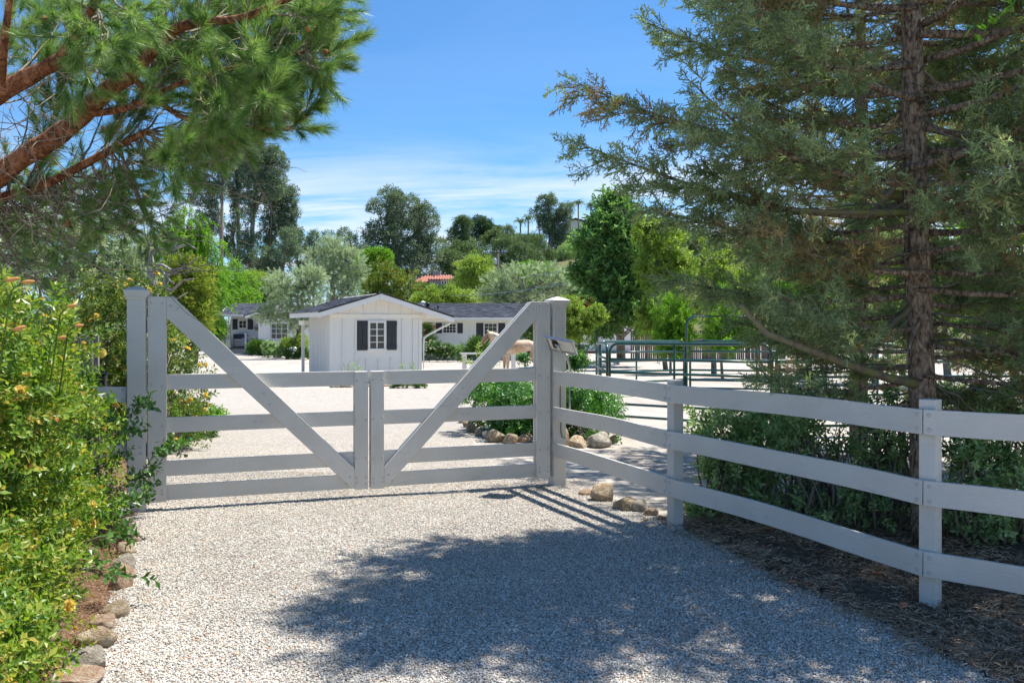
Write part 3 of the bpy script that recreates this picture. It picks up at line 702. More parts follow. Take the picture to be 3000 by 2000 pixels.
nrm = Vector((-0.33, -0.42, -0.80)).normalized()           # the underside faces the viewer
xa_ = Vector((0.95, -0.3, 0.0)); xa_ = (xa_ - nrm * xa_.dot(nrm)).normalized(); ya_ = nrm.cross(xa_)
M = Matrix((xa_, ya_, nrm)).transposed().to_4x4(); M.translation = pc
pw, ph = 0.27, 0.23
MB().box((0, 0, -0.008), (pw, ph, 0.004)).build("solar_cell", BLACKP, sp, world=M)
m = MB()
for c, dm in (((0, ph / 2, 0), (pw + 0.02, 0.014, 0.024)), ((0, -ph / 2, 0), (pw + 0.02, 0.014, 0.024)), ((pw / 2, 0, 0), (0.014, ph, 0.024)), ((-pw / 2, 0, 0), (0.014, ph, 0.024))): m.box(c, dm)
m.build("panel_frame", GALV, sp, world=M, bev=0.001)
MB().box((0, 0, -0.003), (pw - 0.02, ph - 0.02, 0.003)).build("backing", pm("white_backing", [(0.3, (0.6, 0.6, 0.58)), (0.7, (0.7, 0.7, 0.68))], 4, 0.5, 0.0), sp, world=M)
MB().box((-0.05, 0.01, 0.012), (0.055, 0.09, 0.022)).build("junction_box", BLACKP, sp, world=M, bev=0.003)
j0 = P(1620, 996, Yp - 0.02); foot = PR + Vector((0.02, 0, 0))
pipe = [j0, P(1640, 1022, Yp - 0.03), P(1655, 1040, Yp), P(1664, 1055, Yp + .1), P(1669, 1075, Yp + .16), P(1669, 1110, Yp + .2)]
pipe += [Vector((pipe[-1].x, pipe[-1].y, 0.75)), Vector((pipe[-1].x - 0.02, pipe[-1].y, 0.66)), Vector((PR.x + 0.07, PR.y + 0.07, 0.62))]
MB().tube(pipe, 0.012, 10).build("pipe", GALV, sp, world=Matrix.Identity(4), smooth=True)
MB().tube([P(1616, 992, Yp - .03), P(1628, 1003, Yp - .04)], 0.016, 8).build("clamp", BLACKP, sp, world=Matrix.Identity(4), smooth=True)
cb = thing("power_cable", "thin grey cable running down the right gate post", "cable", (PR.x, PR.y, 0))
s1n = n1
cp = [Vector((PR.x, PR.y, 0)) + s1 * 0.07 + Vector((0, 0, 0)) for _ in range(1)][0]
pts = [cp + n1 * -0.0 + Vector((0, 0, z)) + Vector((0.004, -0.004, 0)) + n1 * (0.005 * math.sin(z * 9)) for z in (0.98, 0.8, 0.7, 0.6, 0.5)]
pts += [cp + n1 * -0.015 + Vector((0, 0, 0.455)) + s1 * 0.01, cp + n1 * -0.05 + Vector((0, 0, 0.445)) + s1 * 0.01]
MB().tube(pts, 0.0045, 6).build("cable_run", BLACKP, cb, world=Matrix.Identity(4), smooth=True)

# ------------------------------------------------------------------ buildings
def X(px, Y): return (px - 1500) / F * Y
def Z(py, Y): return CH - (py - HY) / F * Y
def shingles(parent, o, e, s, L, Wd, tw=0.30, th=0.145, skip=None):
    """rows of separate raised tabs on a roof plane: o eave corner, e along the eave, s up the slope (unit vectors)"""
    e, s = Vector(e), Vector(s); n = e.cross(s); n = n if n.z > 0 else -n
    vs, fs, lv = [], [], []; rows = int(Wd / th); r = random.Random(5)
    for j in range(rows):
        x = -r.random() * tw; yb = j * th
        while x < L:
            w = tw * r.uniform(.85, 1.15); x0, x1 = max(0, x) + 0.004, min(L, x + w) - 0.004
            if x1 > x0:
                dz = r.uniform(0, 0.006); b = len(vs); y0 = yb - r.uniform(0, 0.018)
                p = [o + e * x0 + s * y0 + n * (0.022 + dz), o + e * x1 + s * y0 + n * (0.022 + dz), o + e * x1 + s * (yb + th + .01) + n * 0.010, o + e * x0 + s * (yb + th + .01) + n * 0.010, o + e * x0 + s * y0 + n * 0.004, o + e * x1 + s * y0 + n * 0.004]
                vs += p; fs += [(b, b + 1, b + 2, b + 3), (b + 4, b + 5, b + 1, b)]; v = r.random(); lv += [v, v]
            x += w
    me = bpy.data.meshes.new("shingle"); me.from_pydata([tuple(v) for v in vs], [], fs)
    a = me.attributes.new("lv", 'FLOAT', 'FACE'); a.data.foreach_set("value", lv); me.materials.append(TABS)
    ob = link("shingle", me, parent); ob["kind"] = "stuff"; return ob
def bx(name, parent, x0, x1, y0, y1, z0, z1, mat, bev=0.0, label=None):
    m = MB(); m.box((0, 0, 0), (abs(x1 - x0), abs(y1 - y0), abs(z1 - z0)))
    o = m.build(name, mat, parent, local=Matrix.Translation(((x0 + x1) / 2, (y0 + y1) / 2, (z0 + z1) / 2)), bev=bev)
    if label: o["label"] = label
    return o
_cube = {}
def bc(name, parent, x0, x1, y0, y1, z0, z1, mat):   # same, sharing mesh data between alike pieces
    k = (name, round(x1 - x0, 3), round(y1 - y0, 3), round(z1 - z0, 3), mat.name)
    if k not in _cube: _cube[k] = MB().box((0, 0, 0), (x1 - x0, y1 - y0, z1 - z0)).mesh(name, mat)
    return link(name, _cube[k], parent, local=Matrix.Translation(((x0 + x1) / 2, (y0 + y1) / 2, (z0 + z1) / 2)))
def window(parent, x0, x1, z0, z1, y, cols, rows, fw=0.07, mw=0.022, curtain=False):
    """frame facing -y at plane y, with separate panes and glazing bars"""
    m = MB(); d = 0.06
    m.box(((x0 + x1) / 2, y - d / 2, z1 + fw / 2), (x1 - x0 + 2 * fw, d, fw)).box(((x0 + x1) / 2, y - d / 2 - 0.01, z0 - fw / 2), (x1 - x0 + 2 * fw + 0.04, d + 0.03, fw))
    m.box((x0 - fw / 2, y - d / 2, (z0 + z1) / 2), (fw, d, z1 - z0)).box((x1 + fw / 2, y - d / 2, (z0 + z1) / 2), (fw, d, z1 - z0))
    w = m.build("window", WHITE_WALL, parent)
    cw, rh = (x1 - x0) / cols, (z1 - z0) / rows
    for i in range(cols):
        for j in range(rows):
            bc("pane", w, x0 + i * cw + 0.002, x0 + (i + 1) * cw - 0.002, y - 0.012, y - 0.006, z0 + j * rh + 0.002, z0 + (j + 1) * rh - 0.002, DARKGLASS)
    for i in range(1, cols):
        k = mw * (1.7 if cols == 2 else 1); bc("glazing_bar", w, x0 + i * cw - k / 2, x0 + i * cw + k / 2, y - 0.034, y - 0.013, z0, z1, WHITE_WALL)
    for j in range(1, rows): bc("glazing_bar", w, x0, x1, y - 0.031, y - 0.0135, z0 + j * rh - mw / 2, z0 + j * rh + mw / 2, WHITE_WALL)
    return w
def shutter(parent, x0, x1, z0, z1, y, planks=2):
    s = MB().box(((x0 + x1) / 2, y - 0.012, (z0 + z1) / 2), (x1 - x0, 0.016, z1 - z0)).build("shutter", SHUT, parent)
    pw_ = (x1 - x0) / planks
    for i in range(planks): bc("plank", s, x0 + i * pw_ + 0.006, x0 + (i + 1) * pw_ - 0.006, y - 0.034, y - 0.021, z0, z1, SHUT)
    for zc in (z0 + 0.12 * (z1 - z0) , z1 - 0.10 * (z1 - z0)): bc("batten", s, x0 + 0.004, x1 - 0.004, y - 0.052, y - 0.0345, zc - 0.045, zc + 0.045, SHUT)
    return s

# --- garden shed, turned so that its left side shows
TH = math.radians(25)
shed = thing("garden_shed", "small white board and batten shed with gabled roof and charcoal shutters behind the gate", "shed", (-5.55, 26.0, -0.25), TH)
zt = lambda x, top=2.817, sl=0.305: top - sl * abs(x - 1.47)
SW_, SD = 2.94, 3.0
MB().prism([(0, -0.1), (SW_, -0.1), (SW_, zt(SW_) - 0.1), (1.47, 2.717), (0, zt(0) - 0.1)], 0, SD).build("wall", WHITE_WALL, shed)
# left wall faces: tight corrugation of upright battens
for i in range(15):
    y = 0.1 + i * 0.2; bc("batten", shed, -0.022, -0.0015, y, y + 0.045, 0.0, zt(0) - 0.16, WHITE_WALL)
# front battens below the band, trim and gable battens
for x in (0.40, 0.80, 1.13, 1.53, 1.92, 2.30, 2.66): 
    top = 0.80 if 0.95 < x < 2.1 else 2.04
    bc("batten", shed, x - 0.02, x + 0.02, -0.045, -0.0015, 0.0, top, WHITE_WALL)
for x0, x1 in ((-0.001, 0.10), (SW_ - 0.10, SW_ + 0.001)): bc("corner_board", shed, x0, x1, -0.027, -0.002, 0.0, 2.04, WHITE_WALL)
bc("belly_band", shed, 0.0, SW_, -0.032, -0.0025, 2.045, 2.17, CREAM)
for x in (0.28, 0.66, 1.06, 1.47, 1.88, 2.28, 2.66): bc("batten", shed, x - 0.018, x + 0.018, -0.022, -0.002, 2.172, zt(x) - 0.11, CREAM)
def fx(px): # local x on the shed's front plane seen at a photo column
    k = (px - 1500) / F; return (k * 26.0 + 5.55) / (math.cos(TH) - k * math.sin(TH))
wx0, wx1 = fx(1083), fx(1124)
window(shed, wx0, wx1, 1.10, 1.90, 0.0, 2, 4, 0.06, 0.022)
for a, b in ((fx(1046), fx(1076)), (fx(1133), fx(1162))): shutter(shed, a, b, 1.05, 1.965, 0.0)
# roof: deck, boards, fascia, tabs
xl, xr, y0_, y1_ = -0.44, 3.81, -0.5, 4.06
for nm, xa1, xb1 in (("roof_deck", xl, 1.47), ("roof_deck", 1.47, xr)):
    MB().prism([(xa1, zt(xa1) - 0.05), (xb1, zt(xb1) - 0.05), (xb1, zt(xb1) - 0.004), (xa1, zt(xa1) - 0.004)], y0_ + 0.02, y1_).build(nm, CREAM, shed)
ct = 1 / math.hypot(1, .305); st = .305 * ct
shingles(shed, Vector((xl - 0.03, y0_ - 0.03, zt(xl - .03))), (0, 1, 0), (ct, 0, st), y1_ - y0_ + 0.05, (1.47 - xl + .03) / ct)
shingles(shed, Vector((xr + 0.03, y0_ - 0.03, zt(xr + .03))), (0, 1, 0), (-ct, 0, st), y1_ - y0_ + 0.05, (xr + .03 - 1.47) / ct)
DRIP = pm("dark_roof_edge", [(0.3, (0.03, 0.028, 0.03)), (0.7, (0.06, 0.055, 0.056))], 5, 0.8, 0.1)
for xa1, xb1 in ((xl - .03, 1.468), (1.472, xr + .03)):
    MB().prism([(xa1, zt(xa1) - 0.028), (xb1, zt(xb1) - 0.028), (xb1, zt(xb1) + 0.022), (xa1, zt(xa1) + 0.022)], y0_ - 0.055, y0_ - 0.025).build("drip_edge", DRIP, shed)
    MB().prism([(xa1, zt(xa1) - 0.18), (xb1, zt(xb1) - 0.18), (xb1, zt(xb1) - 0.03), (xa1, zt(xa1) - 0.03)], y0_ - 0.04, y0_ - 0.01).build("barge_board", WHITE_WALL, shed)
bx("ridge_block", shed, 1.44, 1.50, y0_ - 0.052, y0_ - 0.042, 2.60, 2.80, CREAM)
bx("fascia", shed, xl - 0.02, xl + 0.005, y0_ - 0.005, y1_, zt(xl) - 0.16, zt(xl) - 0.01, CREAM)
bx("fascia", shed, xr - 0.005, xr + 0.02, y0_ - 0.005, y1_, zt(xr) - 0.16, zt(xr) - 0.01, CREAM)
for i in range(16): bc("rafter_tail", shed, 2.96, 3.78, -0.35 + i * 0.28, -0.31 + i * 0.28, zt(3.38) - 0.19, zt(3.38) - 0.06, CREAM)
for i in range(16): bc("rafter_tail", shed, -0.40, -0.03, -0.35 + i * 0.28, -0.31 + i * 0.28, zt(-0.2) - 0.17, zt(-0.2) - 0.055, CREAM)
bx("porch_beam", shed, -0.16, 0.0, 3.1, 4.0, 1.84, 1.98, CREAM); bx("porch_beam", shed, 2.78, 2.92, 3.02, 4.0, 1.80, 1.94, CREAM)
for x in (-0.13, 2.85): bx("porch_post", shed, x - 0.0, x + 0.09, 3.6, 3.69, -0.1, 1.84, CREAM)
bx("door_opening", shed, 0.6, 1.5, SD + 0.002, SD + 0.03, 0, 1.9, BLACKP)
# downspout from the right eave
MB().tube([(xr - 0.02, -0.42, 1.98), (xr - 0.08, -0.38, 1.86), (xr - 0.2, -0.3, 1.80), (3.10, -0.07, 1.50), (3.0, -0.05, 1.40), (2.99, -0.045, 1.2), (2.99, -0.045, 0.0)], 0.032, 8).build("downspout", WHITE_WALL, shed, smooth=True)

# --- right wing of the house, wall plane at Y = 54
Y0 = 54.0; g0 = gz(Y0)
hr = thing("farmhouse", "long white single-storey farmhouse wing with slate roof behind shed and horse", "house", (X(1180, Y0), Y0, g0))
wl, wr = 0.0, X(1612, Y0) - X(1180, Y0)
ez = Z(937, Y0) - g0
MB().box(((wl + wr) / 2, 3.5, ez / 2 - .1), (wr - wl, 7.0, ez + .2)).build("wall", WHITE_WALL, hr)
hx = lambda px: X(px, Y0) - X(1180, Y0)
hz = lambda py: Z(py, Y0) - g0
n = 0; x = wl + 0.2
while x < wr:
    if not any(hx(a) - 0.05 < x < hx(b) + 0.05 for a, b in ((1274, 1358), (1393, 1482))): bc("batten", hr, x, x + 0.04, -0.045, -0.001, 0.0, ez - 0.09, WHITE_WALL)
    x += 0.40
for a, b in ((1274, 1358), (1393, 1482)):
    zb_ = hz(978 if a < 1300 else 997)
    for k in range(6):
        x = hx(a) + 0.1 + k * (hx(b) - hx(a)) / 6; bc("batten", hr, x, x + 0.04, -0.045, -0.001, 0.0, round(zb_ - 0.08, 2), WHITE_WALL)
window(hr, hx(1299), hx(1335), hz(974), hz(949), 0.0, 4, 3, 0.06, 0.02)
shutter(hr, hx(1277), hx(1295), hz(976), hz(946), 0.0, 3); shutter(hr, hx(1340), hx(1356), hz(976), hz(946), 0.0, 3)
window(hr, hx(1420), hx(1455), hz(990), hz(948), 0.0, 3, 4, 0.06, 0.02)
shutter(hr, hx(1395), hx(1416), hz(995), hz(946), 0.0, 3); shutter(hr, hx(1460), hx(1480), hz(995), hz(946), 0.0, 3)
bx("door", hr, hx(1545), hx(1562), -0.05, -0.003, 0.05, 2.1, SHUT)
eY = -0.6; eZ = hz(931) * 1.0 + 0.0; rY, rZ = 4.6, Z(887, Y0 + 4.6) - g0
rl, rr_ = -0.5, wr + 0.5
eZ = Z(930, Y0 - .6) - g0
sv = Vector((0, rY - eY, rZ - eZ)); sl = sv.length; sv.normalize()
MB().add([(rl, eY, eZ - .03), (rr_, eY, eZ - .03), (rr_, rY, rZ - .03), (rl, rY, rZ - .03), (rl, 2 * rY - eY, eZ - .03), (rr_, 2 * rY - eY, eZ - .03), (rl, eY, eZ - .1), (rr_, eY, eZ - .1), (rl, 2 * rY - eY, eZ - .1), (rr_, 2 * rY - eY, eZ - .1), ],
         [(0, 1, 2, 3), (3, 2, 5, 4), (6, 7, 1, 0), (8, 9, 7, 6), (4, 5, 9, 8), (0, 3, 4, 8, 6), (1, 7, 9, 5, 2)]).build("roof", ROOF, hr)
shingles(hr, Vector((rl, eY - 0.02, eZ - .025)), (1, 0, 0), sv, rr_ - rl, sl)
bx("gutter", hr, rl, rr_, eY - 0.10, eY - 0.004, eZ - 0.15, eZ - 0.02, WHITE_WALL, 0.01)
bx("soffit", hr, rl, rr_, eY, -0.003, ez - 0.05, ez - 0.01, CREAM)
def roof_vent(px, py, Yv, w, h, dome=False):
    c = Vector((X(px, Yv) - hr.location.x, Yv - Y0, Z(py, Yv) - g0)); m = MB()
    m.tube([c - Vector((0, 0, h)), c], w * 0.6, 8); m.tube([c, c + Vector((0, 0, h * 0.3)), c + Vector((0, 0, h * .5))], [w, w * .9, w * 0.3], 10)
    o = m.build("roof_vent", WHITE_WALL if dome else BLACKP, hr, smooth=True)
roof_vent(1239, 888, 57.2, 0.17, 0.3, True); roof_vent(1253, 893, 57, 0.16, 0.35); roof_vent(1283, 900, 56.2, 0.07, 0.3); roof_vent(1274, 905, 55.8, 0.035, 0.35)

# --- garage wall further right
Yg = 76.0; gg = gz(Yg)
ga = thing("garage_building", "plain white outbuilding with red brick base behind the yellow-green tree", "outbuilding", (X(1600, Yg), Yg, gg))
gx = lambda px: X(px, Yg) - X(1600, Yg)
bx("wall", ga, 0, gx(1744), 0, 6, 0.2, 3.0, WHITE_WALL); bx("brick_base", ga, -.02, gx(1860), -0.05, 6, -0.2, 0.2, pm("red_brick_base", [(0.3, (0.2, 0.06, 0.035)), (0.7, (0.33, 0.12, 0.07))], 20, 0.9, 0.4))
bx("wall", ga, gx(1752), gx(1860), 0.5, 6, 0.2, 3.0, WHITE_WALL); bx("corner_post", ga, gx(1744) + .003, gx(1752) - .003, -0.02, 0.3, 0.0, 3.0, SHUT)
for i in range(22):
    x = 0.1 + i * 0.32
    if x < gx(1744) - .1: bc("batten", ga, x, x + 0.03, -0.018, -0.001, 0.25, 2.95, WHITE_WALL)
MB().add([(-.4, -.5, 2.95), (gx(1860) + .4, -.5, 2.95), (gx(1860) + .4, 3, 4.1), (-.4, 3, 4.1), (-.4, 6.5, 2.95), (gx(1860) + .4, 6.5, 2.95)], [(0, 1, 2, 3), (3, 2, 5, 4), (0, 3, 4), (1, 5, 2), (0, 4, 5, 1)]).build("roof", ROOF, ga)

# --- left wing with porch, wall plane at Y = 74
YL = 74.0; gL = gz(YL)
hl = thing("porch_wing", "white house wing with porch steps, small shuttered window and slate roof, left of shed", "house", (X(657, YL), YL, gL))
lx_ = lambda px, Y=YL: X(px, Y) - X(657, YL)
lz = lambda py, Y=YL: Z(py, Y) - gL
fl = lz(1017)                                                  # porch floor
bx("wall", hl, lx_(672), lx_(758), 0.4, 7, -0.2, lz(922), WHITE_WALL)
bx("foundation", hl, lx_(660), lx_(760), -0.4, 0.39, -0.2, fl - 0.05, WHITE_WALL)
bx("porch_floor", hl, lx_(659), lx_(760), -0.5, 0.4, fl - 0.049, fl, pm("dark_deck_boards", [(0.3, (0.05, 0.05, 0.06)), (0.7, (0.1, 0.1, 0.11))], 8, 0.7, 0.2))
for i in range(12):
    x = lx_(760) - 0.35 - i * 0.2
    if not (lx_(677) - .05 < x < lx_(738)): bc("batten", hl, x, x + 0.03, 0.37, 0.399, fl, 2.9, WHITE_WALL)
window(hl, lx_(697), lx_(717), lz(960), lz(940), 0.4, 2, 2, 0.09, 0.03)
shutter(hl, lx_(677), lx_(692), lz(965), lz(934), 0.4); shutter(hl, lx_(722), lx_(738), lz(965), lz(934), 0.4)
for px in (657, 663, 667): bx("porch_post", hl, lx_(px), lx_(px) + 0.1, -0.45 + (px - 657) * .15, -0.35 + (px - 657) * .15, -0.1, lz(926), WHITE_WALL)
bx("side_panel", hl, lx_(657), lx_(657) + .03, -0.3, 0.4, -0.1, fl + 0.9, WHITE_WALL)
# steps
DECK = bpy.data.materials["dark_deck_boards"]
for i in range(3):
    z = fl - (i + 1) * fl / 3.4
    bx("step_riser", hl, lx_(677), lx_(729), -0.8 - i * 0.28, -0.5 - i * 0.28 - .002, z - fl / 3.4, z, WHITE_WALL)
    bx("step_tread", hl, lx_(676), lx_(730), -0.84 - i * 0.28, -0.5 - i * 0.28 - .004, z, z + 0.035, DECK)
for px in (678, 726):
    p = bx("newel_post", hl, lx_(px) - .08, lx_(px) + .08, -0.62, -0.5, fl - .3, lz(979), WHITE_WALL, 0.01)
    bx("newel_cap", hl, lx_(px) - .11, lx_(px) + .11, -0.66, -0.46, lz(979), lz(976), WHITE_WALL, 0.01)
bx("newel_post", hl, lx_(674) - .07, lx_(674) + .07, -1.5, -1.36, -0.1, 0.95, WHITE_WALL, 0.01)
MB().tube([(lx_(674), -1.43, 0.92), (lx_(678), -0.56, lz(982))], 0.05, 4).build("handrail", WHITE_WALL, hl)
for k in range(5): bc("baluster", hl, lx_(674.5 + k * .6) - .02, lx_(674.5 + k * .6) + .02, -1.25 + k * .16, -1.21 + k * .16, 0.05 + k * .1, 0.95 + k * .09, WHITE_WALL)
# X railing
xa1, xb1 = lx_(728), lx_(755); za, zb2, zc = lz(1008), lz(987), lz(979)
for z in (za, zb2, zc): bx("rail", hl, xa1, xb1, -0.55, -0.5, z - .03, z + .03, WHITE_WALL)
for a, b in (((xa1, za), (xb1, zb2)), ((xa1, zb2), (xb1, za))): MB().tube([(a[0], -0.52, a[1]), (b[0], -0.52, b[1])], 0.03, 4).build("cross_brace", WHITE_WALL, hl)
# roof of the porch wing, ridge parallel to the picture
rL, rR = lx_(649), lx_(850); e_y, r_y = -0.9, 3.2
e_z = Z(922, YL + e_y) - gL; r_z = Z(888, YL + r_y) - gL
sv = Vector((0, r_y - e_y, r_z - e_z)); sl = sv.length; sv.normalize()
MB().add([(rL, e_y, e_z - .03), (rR, e_y, e_z - .03), (rR, r_y, r_z - .03), (rL, r_y, r_z - .03), (rL, 2 * r_y - e_y, e_z - .03), (rR, 2 * r_y - e_y, e_z - .03)], [(0, 1, 2, 3), (3, 2, 5, 4), (0, 3, 4), (1, 5, 2), (0, 4, 5, 1)]).build("roof", ROOF, hl)
shingles(hl, Vector((rL, e_y - .02, e_z - .025)), (1, 0, 0), sv, rR - rL, sl)
bx("gutter", hl, rL - .05, lx_(722), e_y - 0.12, e_y - 0.004, e_z - 0.16, e_z - .01, WHITE_WALL, 0.01)
MB().add([(rL - .01, e_y, e_z - .2), (rL - .01, e_y, e_z), (rL - .01, r_y, r_z), (rL - .01, r_y, r_z - .2)], [(0, 1, 2, 3)]).build("barge_board", CREAM, hl)
# projecting gabled room with the wide window
Yr = 69.0
rx0, rx1 = lx_(757, Yr), lx_(905, Yr); ry = Yr - YL; ap = (rx0 + rx1) / 2; ezr = Z(914, Yr) - gL; apz = Z(888, Yr) - gL
MB().prism([(rx0, -0.2), (rx1, -0.2), (rx1, ezr), (ap, apz - .1), (rx0, ezr)], ry, 6.9).build("wall", WHITE_WALL, hl, label=None) if False else MB().prism([(rx0, -0.2), (rx1, -0.2), (rx1, ezr), (ap, apz - .1), (rx0, ezr)], ry, 6.9).build("wall", WHITE_WALL, hl)
for sgn, xe in ((1, rx0 - .9), (-1, rx1 + .9)):
    ze = ezr - .9 * (apz - ezr) / (ap - rx0)
    MB().prism([(xe, ze - .02), (ap, apz - .02), (ap, apz + .06), (xe, ze + .06)] if sgn > 0 else [(ap, apz - .02), (xe, ze - .02), (xe, ze + .06), (ap, apz + .06)], ry - .5, 7.2).build("roof", ROOF, hl)
    MB().prism([(xe, ze - .2), (ap, apz - .2), (ap, apz - .021), (xe, ze - .021)] if sgn > 0 else [(ap, apz - .2), (xe, ze - .2), (xe, ze - .021), (ap, apz - .021)], ry - .54, ry - .5).build("barge_board", WHITE_WALL, hl)
window(hl, lx_(793, Yr), lx_(842, Yr), lz(991, Yr), lz(948, Yr), ry, 3, 3, 0.10, 0.04)
for i in range(5): bc("batten", hl, rx0 + .15 + i * .22, rx0 + .19 + i * .22, ry - .03, ry - .001, 0.9, ezr - .1, WHITE_WALL)
bx("window_sill", hl, rx0, lx_(850, Yr), ry - .18, ry - .002, lz(997, Yr) - .06, lz(997, Yr), WHITE_WALL)
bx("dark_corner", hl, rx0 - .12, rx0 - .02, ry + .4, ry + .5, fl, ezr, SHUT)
# cabinet and towel on the porch
gr = thing("porch_cabinet", "dark blue slatted cabinet standing on the porch behind the steps", "cabinet", (X(704, YL), YL - .28, gL + fl))
NAVY = pm("navy_enamel", [(0.3, (0.02, 0.03, 0.06)), (0.7, (0.04, 0.055, 0.10))], 4, 0.35, 0.05)
h_ = lz(978) - fl
bx("body", gr, -0.52, 0.52, 0, 0.6, 0.02, h_, NAVY, 0.02)
for i in range(4): bc("slat", gr, -0.46, 0.46, -0.03, -0.002, h_ - 0.16 - i * 0.12, h_ - 0.10 - i * 0.12, WHITE_WALL if i == 3 else NAVY)
bx("front_panel", gr, -0.44, 0.44, -0.025, -0.003, 0.08, h_ * 0.52, pm("grey_panel", [(0.3, (0.24, 0.26, 0.28)), (0.7, (0.32, 0.34, 0.36))], 4, 0.5, 0.05))
tw = MB(); 
for i in range(7):
    for j in range(6): pass
vs = [(0.28 + 0.22 * i / 6 + 0.015 * math.sin(j * 2), -0.06 - 0.012 * math.sin(i * 2.2), h_ * (0.72 - 0.42 * j / 5)) for j in range(6) for i in range(7)]
fs = [(j * 7 + i, j * 7 + i + 1, (j + 1) * 7 + i + 1, (j + 1) * 7 + i) for j in range(5) for i in range(6)]
o = tw.add([(a * 1, b, c) for a, b, c in vs], fs).build("towel", pm("pale_blue_towel", [(0.3, (0.22, 0.30, 0.45)), (0.7, (0.4, 0.48, 0.6))], 15, 0.95, 0.3), None, world=Matrix.Translation(gr.location))
so = o.modifiers.new("thick", 'SOLIDIFY'); so.thickness = 0.02
tag(o, "pale blue towel hanging over the front of the porch cabinet", "towel")
bk = thing("hanging_basket", "small tan basket hanging on the porch wall beside the shuttered window", "basket", (X(749, YL), YL + .3, Z(959, YL)))
MB().tube([(0, 0, -0.22), (0, 0, -0.12), (0, 0, 0.02)], [0.10, 0.2, 0.21], 10).build("basket_body", pm("tan_wicker", [(0.3, (0.25, 0.16, 0.08)), (0.7, (0.4, 0.28, 0.16))], 30, 0.9, 0.6), bk, smooth=True)
MB().tube([(-.2, 0, 0), (-.1, 0, .2), (0, 0, .3), (.1, 0, .2), (.2, 0, 0)], 0.012, 5).build("handle", STAKE_B, bk)

# --- hillside houses
RT = pm("red_clay_tiles", [(0.3, (0.26, 0.10, 0.075)), (0.7, (0.42, 0.19, 0.14))], 4, 0.85, 0.6, stretch=(3, 1, 1))
GREYW = pm("grey_stucco", [(0.3, (0.23, 0.22, 0.24)), (0.7, (0.32, 0.31, 0.32))], 2, 0.9, 0.1)
Yk = 118.0
rh = thing("tiled_roof_house", "grey two-storey house with red tiled roof and chimneys above the shed", "house", (X(1205, Yk), Yk, Z(880, Yk)))
kx = lambda px: X(px, Yk) - X(1205, Yk); kz = lambda py: Z(py, Yk) - Z(880, Yk)
bx("wall", rh, kx(1215), kx(1330), 0, 9, -2, kz(825), GREYW); bx("wall", rh, kx(1260), kx(1334), -1.5, -.01, -2, kz(822), GREYW)
def hiproof(parent, x0, x1, y0, y1, z0, z1, mat, ins=1.2, ribs=True):
    ym = (y0 + y1) / 2
    MB().add([(x0, y0, z0), (x1, y0, z0), (x1, y1, z0), (x0, y1, z0), (x0 + ins, ym, z1), (x1 - ins, ym, z1)], [(0, 1, 5, 4), (1, 2, 5), (2, 3, 4, 5), (3, 0, 4), (0, 3, 2, 1)]).build("roof", mat, parent)
    if ribs:
        m = MB(); x = x0 + .3
        while x < x1 - .2:
            f = min(1, (x - x0) / ins, (x1 - x) / ins); m.tube([(x, y0 - .02, z0 + .03), (x, y0 + (ym - y0) * f, z0 + (z1 - z0) * f + .05)], 0.09, 5, False); x += 0.36
        o = m.build("roof_tile", mat, parent, smooth=True); o["kind"] = "stuff"
hiproof(rh, kx(1208), kx(1338), -0.8, 9.6, kz(828), kz(803), RT); hiproof(rh, kx(1255), kx(1345), -2.2, 3, kz(821), kz(806), RT)
bx("chimney", rh, kx(1268), kx(1289), 0.2, 1.3, kz(830), kz(798), GREYW); bx("chimney_cap", rh, kx(1267), kx(1290), 0.1, 1.4, kz(798), kz(795), GREYW)
bx("chimney", rh, kx(1207), kx(1216), 1, 2, kz(840), kz(806), GREYW)
for a, b, c, d in ((1297, 1310, 824, 834), (1237, 1243, 828, 846), (1249, 1257, 828, 846)): window(rh, kx(a), kx(b), kz(d), kz(c), -1.51 if a > 1260 else -0.01, 2, 1, 0.08, 0.05)
bx("balcony", rh, kx(1232), kx(1310), -2.9, -1.55, kz(848), kz(846.5), GREYW)
for i in range(16): bc("baluster", rh, kx(1233 + i * 5), kx(1233 + i * 5) + .05, -2.88, -2.83, kz(846.3), kz(837.5), BLACKP)
bx("handrail", rh, kx(1232), kx(1310), -2.9, -2.8, kz(837.3), kz(836.3), BLACKP)
Yw = 235.0
wh = thing("hilltop_house", "white hilltop house with arched doorway and low dark gable among palms", "house", (X(1675, Yw), Yw, Z(690, Yw)))
qx = lambda px: X(px, Yw) - X(1675, Yw); qz = lambda py: Z(py, Yw) - Z(690, Yw)
MB().prism([(qx(1664), -3), (qx(1727), -3), (qx(1727), qz(661)), (qx(1708), qz(650)), (qx(1685), qz(643.5)), (qx(1664), qz(652))], 0, 10).build("wall", WHITE_WALL, wh)
MB().prism([(qx(1658), qz(653)), (qx(1685), qz(642)), (qx(1710), qz(648)), (qx(1733), qz(666)), (qx(1733), qz(663.5)), (qx(1710), qz(645.5)), (qx(1685), qz(639)), (qx(1658), qz(650.5))][::-1], -0.8, 11).build("roof", BARK_DARK, wh)
bx("wall", wh, qx(1640), qx(1663.5), 1, 9, -3, qz(664), WHITE_WALL); bx("chimney", wh, qx(1699), qx(1708), 2, 4, qz(650), qz(639), WHITE_WALL)
window(wh, qx(1683), qx(1694), qz(676), qz(668), 0, 2, 1, .1, .08); window(wh, qx(1645), qx(1657), qz(681), qz(671), 1, 2, 1, .1, .08)
MB().prism([(qx(1712), qz(682)), (qx(1719), qz(682)), (qx(1719), qz(672)), (qx(1715.5), qz(669)), (qx(1712), qz(672))], -0.06, -0.01).build("door", SHUT, wh)

